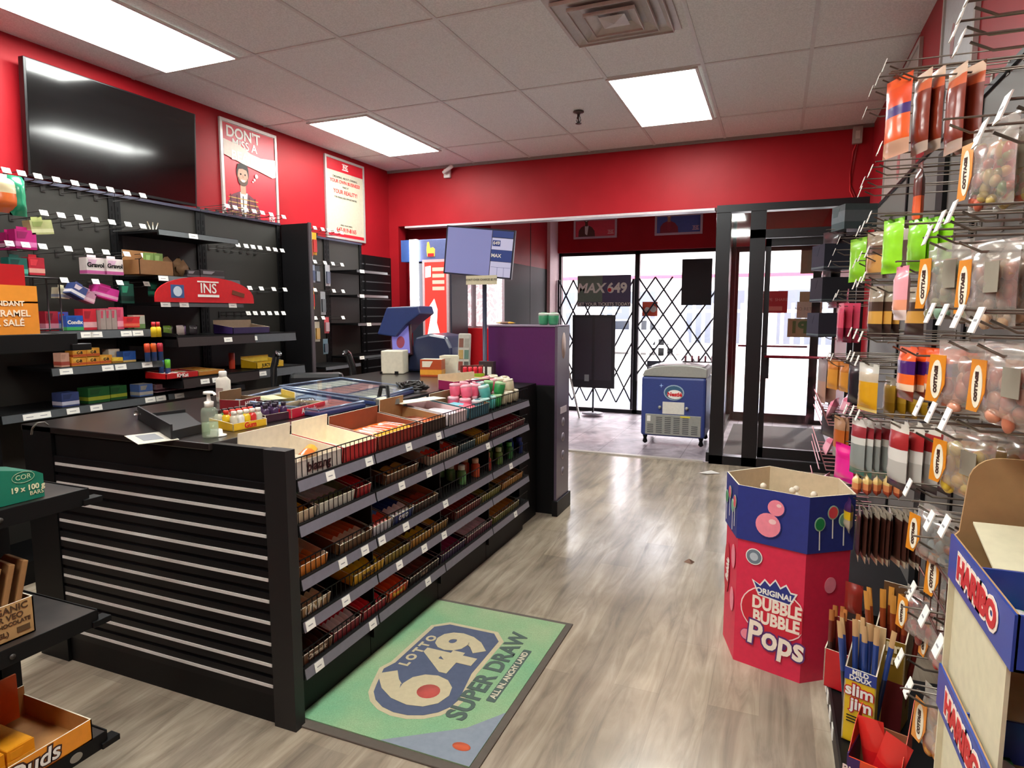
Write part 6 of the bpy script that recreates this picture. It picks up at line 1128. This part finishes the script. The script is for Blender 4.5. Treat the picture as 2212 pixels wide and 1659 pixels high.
BG = [
 ('mint', 2052, 522, 690, .36, 4, .033, .13, 'clear bag of pale mint sweets hanging upper right, left stack'), ('gold', 2152, 520, 708, .38, 3, .036, .13, 'clear bag of golden sweets hanging at the right edge, upper middle'),
 ('mix', 2150, 260, 442, .40, 2, .04, .14, 'clear bag of mixed jelly sweets hanging highest at the right edge'), ('peach', 2100, 738, 905, .36, 3, .036, .15, 'clear bag of peach rings hanging mid right, left stack'),
 ('peach', 2188, 745, 932, .37, 2, .036, .15, 'clear bag of peach rings hanging mid right, at the right edge'), ('yellow', 2092, 930, 1085, .38, 2, .034, .15, 'clear bag of yellow banana sweets above the gummy display, left'),
 ('yellow', 2152, 945, 1120, .48, 1, .04, .15, 'clear bag of yellow banana sweets above the gummy display, right'), ('bluegrey', 2028, 1098, 1238, .36, 1, .03, .13, 'clear bag of blue grey sweets left of the upper gummy tray, higher one'),
 ('bluegrey', 2074, 1180, 1345, .40, 1, .03, .13, 'clear bag of blue grey sweets left of the upper gummy tray, lower one'), ('red', 1996, 1285, 1408, .36, 2, .04, .12, 'clear bag of red sweets in the wire basket, left one'),
 ('red', 2045, 1335, 1478, .40, 2, .04, .12, 'clear bag of red sweets in the wire basket, right one'), ('nuts', 2045, 1515, 1690, .40, 1, .03, .15, 'clear bag of golden nuts hanging lowest at the bottom right')]
sd = 0
for (k, px, p0, p1, Xf, n, dx, w_, lab) in BG:
    a_ = at(px, p0, 0, Xf); h = a_.z - at(px, p1, 0, Xf).z
    rhook(a_.y, a_.z - .012, 'hook of ' + lab.replace('clear bag of ', '').replace(' hanging', ''), 'hook carrying ' + lab, True)
    for q in range(n): sd += 1; sweet_bag(lab, k, w_, h, (Xf + q * max(dx, .052) + random.uniform(-.003, .003), a_.y + random.uniform(-.006, .006), a_.z + .0), -70 + random.uniform(-6, 6), 'stack: ' + lab, sd)
OP = [
 ('orange_purple', 1945, 165, 322, .34, 1, .03, .13, 'glossy orange and purple pouch hanging highest on the right wall'), ('rust', 1997, 155, 318, .40, 2, .035, .11, 'rust red pouch in the top row beside the orange and purple pouch'), ('rust', 2070, 145, 318, .46, 2, .035, .11, 'rust red pouch in the top row against the pale poster'),
 ('orange_slim', 1990, 350, 492, .45, 1, .02, .07, 'slim orange pouch hanging alone in front of the dark post'), ('lime', 1932, 473, 588, .335, 1, .02, .11, 'lime green pouch hanging at the hook tip, tallest of the lime ones'), ('lime', 1855, 515, 607, .33, 1, .02, .15, 'lime green pouch hanging lowest and farthest of the lime ones'),
 ('lime', 1985, 472, 585, .42, 3, .035, .1, 'lime green pouch in the rear stack beside the clear sweet bags'), ('tan', 1893, 500, 600, .36, 2, .03, .12, 'clear and tan pouch hanging between the lime pouches'), ('clear_brown', 1948, 490, 585, .40, 2, .03, .1, 'clear brown pouch behind the tall lime pouch'),
 ('pink', 1950, 575, 692, .325, 1, .02, .09, 'crumpled pink pouch hanging at the tip of a hook in mid row'), ('brown_yellow', 1895, 618, 728, .36, 3, .03, .1, 'dark pouch with yellow window left of the pink pouch'), ('brown_yellow', 1980, 620, 725, .44, 1, .03, .12, 'dark pouch with yellow window right of the pink pouch'),
 ('rose', 1818, 655, 742, .36, 3, .035, .13, 'rose pink pouch at the far left of the right wall goods'), ('yellow', 1878, 785, 895, .335, 1, .02, .13, 'bright yellow pouch hanging at the tip of its hook'), ('mustard', 1925, 815, 905, .42, 4, .035, .1, 'mustard pouch hanging below the orange banded bags'),
 ('black', 1850, 782, 878, .37, 2, .03, .12, 'black pouch beside the bright yellow pouch'), ('amber', 1800, 778, 845, .36, 2, .03, .13, 'amber pouch far along the right wall'), ('amber', 1825, 785, 850, .40, 1, .03, .12, 'amber brown pouch between the amber and black pouches'),
 ('orange_band', 1962, 750, 868, .36, 3, .03, .13, 'orange bag with a purple band, left stack'), ('orange_band', 2030, 755, 870, .41, 3, .03, .13, 'orange bag with a purple band, right stack beside the peach rings'),
 ('beef_white', 1857, 905, 1040, .33, 5, .03, .11, 'white and red jerky pouch in the left stack above the orange tipped packs'), ('beef_red', 1945, 915, 1068, .345, 5, .036, .11, 'red topped white jerky pouch in the right stack beside the yellow bags'),
 ('tan_orange', 1815, 900, 1000, .36, 2, .03, .12, 'tan and orange pouch far behind the hot pink bag'), ('hot_pink', 1826, 960, 1050, .305, 1, .02, .15, 'hot pink bag hanging just above the hexagonal bin'),
 ('brown_slim', 1858, 1095, 1225, .32, 12, .017, .12, 'slim brown jerky pouch in the long row below the orange tipped packs'), ('orange_cap', 1852, 1025, 1072, .32, 5, .035, .07, 'small orange tipped pack in the row above the slim brown pouches'),
 ('purple_yellow', 1835, 1075, 1160, .305, 1, .02, .08, 'purple and yellow pack hanging beside the hexagonal bin'),
 ('far_dark', 1795, 500, 560, .34, 2, .05, .2, 'dark pouch hanging far along the right wall, top'), ('far_dark', 1786, 575, 640, .33, 2, .05, .2, 'dark pouch hanging far along the right wall, middle'), ('far_pink', 1800, 625, 665, .36, 2, .05, .2, 'pink pouch hanging far along the right wall'), ('far_grey', 1778, 775, 880, .33, 2, .05, .2, 'greyish pouch hanging far along the right wall, low'), ('far_dark', 1790, 890, 950, .36, 2, .05, .2, 'dark pouch hanging far along the right wall, lowest')]
for (k, px, p0, p1, Xf, n, dx, w_, lab) in OP:
    a_ = at(px, p0, 0, Xf); h = a_.z - at(px, p1, 0, Xf).z; first = None; th = min(.03, dx * 1.0) if n > 1 else .03
    rhook(a_.y, a_.z - .01, 'hook of ' + lab, 'hook carrying ' + lab, True)
    for q in range(n):
        loc = (Xf + q * dx, a_.y + random.uniform(-.006, .006), a_.z); rz = (-72 if w_ > .08 and n < 8 else -86) + random.uniform(-9, 9)
        if not first: first = MB().pillow(w_, h, th * 1.1, KIND[k], nu=7, nv=16, z0=-h, wob=.004, seed=len(lab), flat=.1).build('hanging_pouch'); place(first, loc, rz); tag(first, lab, 'pouch', 'stack: ' + lab)
        else: dup(first, loc, rz)
# ------------------------------------------------------------------ goods on the base deck
ZD = .126
def stickbox(label, loc, rz, w_, d, h, back, mo, mi, stick, n, slabel, hs, print_=None):
    c_ = carton(label, w_, d, h, mat(mo, .45, coat=.2), mat(mi, .7), loc, rz, back=back, lip=h * .75); T = Matrix.Translation(loc) @ Matrix.Rotation(R(rz), 4, 'Z'); rd = random.Random(n)
    for k in range(n):
        p = T @ Vector((-w_ * .36 + (k % 4) * w_ * .24, -d * .28 + (k // 4) * d * .27, .008)); o = bpy.data.objects.new('meat_stick', bar_mesh(stick, w_ * .19, hs, .014)); C.objects.link(o); place(o, p, rz + rd.uniform(-25, 25), rd.uniform(-5, 5), rd.uniform(-6, 6)); tag(o, slabel, 'meat stick', 'sticks: ' + slabel)
    return c_
c_ = stickbox('yellow and blue meat stick carton standing on the base deck', (.318, 2.3, ZD), -22, .095, .08, .34, .05, 'e0b81c', 'c8a878', ('c8a070', '2a4488', '1c2440', '1a2038', '1a2038'), 8, 'blue meat stick in the yellow carton', .4)
MB().box(-.048, .048, -.042, -.0405, .215, .255, mat('2a3c8c', .45)).build('blue_band', c_); lettering(c_, 'MILD\nDOUX', .022, (0, -.043, .235), WHT, bold=.0008)
lettering(c_, 'slim\n jim', .054, (0, -.043, .16), mat('c02028', .45), bold=.005); lettering(c_, 'slim\n jim', .054, (0, -.0442, .16), WHT, bold=.0015); 
MB().box(-.035, .03, -.0425, -.0405, .07, .073, INK).box(-.035, .02, -.0425, -.0405, .08, .083, INK).box(-.035, .03, -.0425, -.0405, .09, .093, INK).build('small_print', c_)
stickbox('red carton of dark meat sticks at the left end of the base deck goods', (.285, 2.62, ZD), -22, .1, .09, .2, .05, 'c01820', '8a1a18', ('b8703a', '6a2018', '3a1614', '6a2018', '3a1614'), 6, 'dark red meat stick in the red carton', .3)
c_ = stickbox('tall gold and dark red meat stick carton behind the yellow one', (.42, 2.45, ZD), -22, .1, .1, .42, .06, '8a6a1c', '5a3a18', ('c88a3a', '8a3a1c', '6a2018', '5a1c18', '5a1c18', '5a1c18'), 8, 'orange tipped meat stick in the tall gold carton', .46)
MB().box(-.051, .051, -.052, -.0505, .0, .17, mat('5c1418', .45)).build('dark_band', c_); lettering(c_, 'slim\njim', .05, (0, -.053, .27), mat('e8d8b0', .5), bold=.002)
for k, (x, y, h) in enumerate(((.33, 2.78, .5), (.45, 2.75, .52))): o = MB().pillow(.07, .13, .03, [(1.01, SH('8a2a20'))], nu=5, nv=8, wob=.006, seed=k).box(-.03, .03, -.004, .03, -.22, .02, mat('2a1614', .5)).build('red_pouch_pack'); place(o, (x, y, ZD + .22), -30); tag(o, ['red printed upright pack behind the meat stick cartons, left', 'red printed upright pack behind the meat stick cartons, right'][k], 'pack')
f = MB(); 
for a0, a1 in (((-.09, 0), (.09, 0)), ):
    f.box(-.075, .075, -.085, -.08, 0, .25, mat('e0481c', .4, coat=.2)); f.box(-.08, -.075, -.085, .08, 0, .26, mat('3a1a5a', .4, coat=.2)); f.box(.075, .08, -.085, .08, 0, .26, mat('3a1a5a', .4, coat=.2)); f.box(-.075, .075, .075, .08, 0, .3, mat('8a5a3a', .7)); f.box(-.075, .075, -.085, .08, 0, .004, KRAFT)
    f.prism([(-.085, .25), (.08, .25), (.08, .44), (.06, .42), (.0, .34), (-.05, .3)], .078, .08, mat('e0481c', .4, coat=.2), 'x'); f.prism([(-.085, .25), (.08, .25), (.08, .36), (.0, .33), (-.05, .28)], -.08, -.078, mat('e0481c', .4, coat=.2), 'x')
o = f.build('bite_carton'); place(o, (.312, 1.9, ZD), -20); o.scale = (.8, .8, .86); tag(o, 'orange and purple snack bite carton with cut out sides nearest the camera', 'carton'); lettering(o, 'Bits-o-choco', .036, (0, -.087, .205), mat('e8d0c8', .5), bold=.0012); MB().box(-.06, .06, -.0865, -.085, .02, .16, mat('6a2460', .4)).build('purple_patch', o); MB().prism([(-.075 + .0, .0), (-.04, .0), (-.04, .25), (-.075, .25)], -.0862, -.0852, mat('3a1a5a', .4), 'y').build('purple_edge', o)
for k, (x, y, a_) in enumerate(((-.03, -.03, 14), (.03, .0, -10))): 
    p = Matrix.Rotation(R(-20), 4, 'Z') @ Vector((x, y, 0)); o = bpy.data.objects.new('snack_pack', bar_mesh(('d8302a', 'c81c20', 'e8d8d0'), .07, .3, .03)); C.objects.link(o); place(o, (.312 + p.x * .7, 1.9 + p.y * .7, ZD + .006), -30, 0, a_); tag(o, ['white and red snack pack leaning in the orange bite carton', 'glossy red snack pack standing in the orange bite carton'][k], 'pack')
# ------------------------------------------------------------------ gummy display stand at the lower right
HBL = mat('1f3f96', .4, coat=.2); WC = mat('cfc7a8', .6)
t = thing('gummy_display', 'white and blue cardboard gummy display stand in the lower right corner', 'display stand', (0, 0, 0))
X0, X1, Y0, Y1 = .335, .62, 1.075, 1.45
MB().box(X0 + .01, X0 + .016, Y0 + .06, Y1, .126, 1.03, WC).box(X1 - .006, X1, Y0, Y1, .126, 1.03, WC).box(X0, X1, Y1 - .006, Y1, .126, 1.05, WC).box(X0 + .01, X1, Y0 + .1, Y1, .126, .5, WC).build('stand', t)
f = MB(); n = 14; pts = [(X0, 1.03), (X0, 1.11), (X0 + .012, 1.125)] + [(X0 + .02 + .05 - .05 * math.cos(R(a_)), 1.225 + .05 * math.sin(R(a_))) for a_ in range(0, 91, 15)] + [(X1, 1.275), (X1, 1.03)]; f.prism(pts, Y1, Y1 + .006, KRAFT, 'y'); f.build('back_card', t)
for zb, yo, i in ((1.037, 0, 0), (.764, .012, 1)):
    zt = zb + .085; f = MB(); y0_, y1_ = Y0 + yo, Y1 - .01 + yo
    tp = [(y0_, zb), (y1_, zb), (y1_, zt), (y1_ - .12, zt - .0), (y0_ + .1, zb + .12), (y0_, zb + .10)]
    f.prism([(y0_, zb), (y1_, zb), (y1_, zt), (y0_, zt)], X0 - .004, X0, HBL, 'x'); f.prism([(y0_, zb), (y1_, zb), (y1_, zt), (y0_, zt)], X0, X0 + .003, KRAFT, 'x')
    f.prism([(y0_, zb), (y1_, zb), (y1_, zt), (y0_, zt)], X1, X1 + .004, HBL, 'x')
    f.box(X0, X1, y0_, y0_ + .005, zb, zt, HBL); f.box(X0, X1, y0_ + .2, y0_ + .205, zb, zt - .005, HBL); f.box(X0, X1, y0_, y1_, zb, zb + .004, mat('b08a58', .7)); f.prism([(y0_ + .21, zt - .01), (y1_ - .02, zt + .03), (y1_ - .02, zt + .034), (y0_ + .21, zt - .006)], X0 + .025, X1 - .005, WC, 'x')
    s = f.build('tray', t); ang = math.degrees(math.atan2((zt - zb - .12) * .75, y1_ - y0_))
    for m_, bo, dx_ in ((mat('f0e0d0', .4), .009, .0052), (mat('c01c24', .4), .003, .0062)):
        o = lettering(t, 'HARIBO', .056, (0, 0, 0), m_, bold=bo, sx=1.12)
        M_ = Matrix.Translation((X0 - dx_, (y0_ + y1_) / 2 - .0, zb + .042)) @ Matrix.Rotation(R(-90), 4, 'Z') @ Matrix.Rotation(R(90), 4, 'X'); o.matrix_local = M_ @ Matrix.Diagonal((1.12, 1, 1, 1))
    for k in range(5):
        me = bar_mesh(('2fa02c', 'e8e0d8', 'd83a28') if k % 2 else ('d83a28', '3ab03a', '2fa02c'), .055, .085, .022, wob=.003); o = bpy.data.objects.new('gummy_packet', me); C.objects.link(o); place(o, (X0 + .05 + (k % 3) * .085, y0_ + .012 + (k // 3) * .095, zb + .018), (k - 2) * 5, -90); tag(o, ['green and red gummy packet in the upper gummy tray', 'green and red gummy packet in the lower gummy tray'][i], 'packet', ['gummy packets upper tray', 'gummy packets lower tray'][i])
# wire basket around the red sweets
t = thing('wire_basket', 'brown wire basket holding the clear bags of red sweets', 'basket', (.36, 1.66, .84), -90); L2 = .17; f = MB(); H_ = .14; WB = mat('6a4038', .35, .5)
for k in range(6): x = -L2 + 2 * L2 * k / 5; f.tube([(x, 0, H_), (x, 0, 0), (x, .3, 0)], .0025, WB, 4)
for z_ in (0, H_ / 2, H_): f.tube([(-L2, 0, z_), (L2, 0, z_)], .003, WB, 4)
for s in (-1, 1): f.tube([(s * L2, 0, H_), (s * L2, .33, H_)], .003, WB, 4)
f.build('wires', t)
# far end basket, cartons and pink goods by the entrance
t = thing('end_basket', 'pale pink wire basket stack on the far end of the right gondola', 'basket', (.30, 5.1, .2), -90); PKW = mat('e0a0a8', .35, .3)
f = MB()
for lv in (0, .32, .62):
    for k in range(9): f.tube([(-.5 + k * .125, 0, lv + .12), (-.5 + k * .125, .04, lv), (-.5 + k * .125, .38, lv)], .004, PKW, 4)
    for z_ in (0, .06, .12): f.tube([(-.5, 0, lv + z_), (.5, 0, lv + z_)], .004, PKW, 4)
f.build('wires', t)
for k, (px, py, c_, lab) in enumerate(((1838, 470, '3a4a4c', 'dark grey box on top of the far right gondola'), (1795, 555, '1c2030', 'black hexagonal carton at the far end of the right wall'), (1790, 625, '20202a', 'black carton at the far end below the hexagonal carton'), (1782, 700, '2c2a38', 'dark carton at the far end'))):
    p = at(px, py, 1, 4.9 + .1 * k) if k else at(px, py, 1, 5.2); boxpack(lab, .2, .22, .17, (c_, '5a6468', c_), (p.x + .02, p.y, p.z - .09), -70, band=(.3, .75) if k == 0 else (.05, .12))
    rhook(p.y, p.z - .1, 'peg hook under the ' + lab, 'hook under ' + lab, True)
for k in range(8):
    o = MB().pillow(.13, .14, .05, [(.4, SH('f07a98')), (1.01, SH('f8b0c0'))], nu=5, nv=8, wob=.008, seed=k).build('candy_pouch'); place(o, (.36 + (k % 2) * .1, 4.72 + (k // 2) * .19, [.21, .53, .83][k % 3]), -90 + random.uniform(-20, 20), -20); tag(o, 'pink pouch lying in the far pink wire basket', 'pouch', 'pink pouches in the far basket')
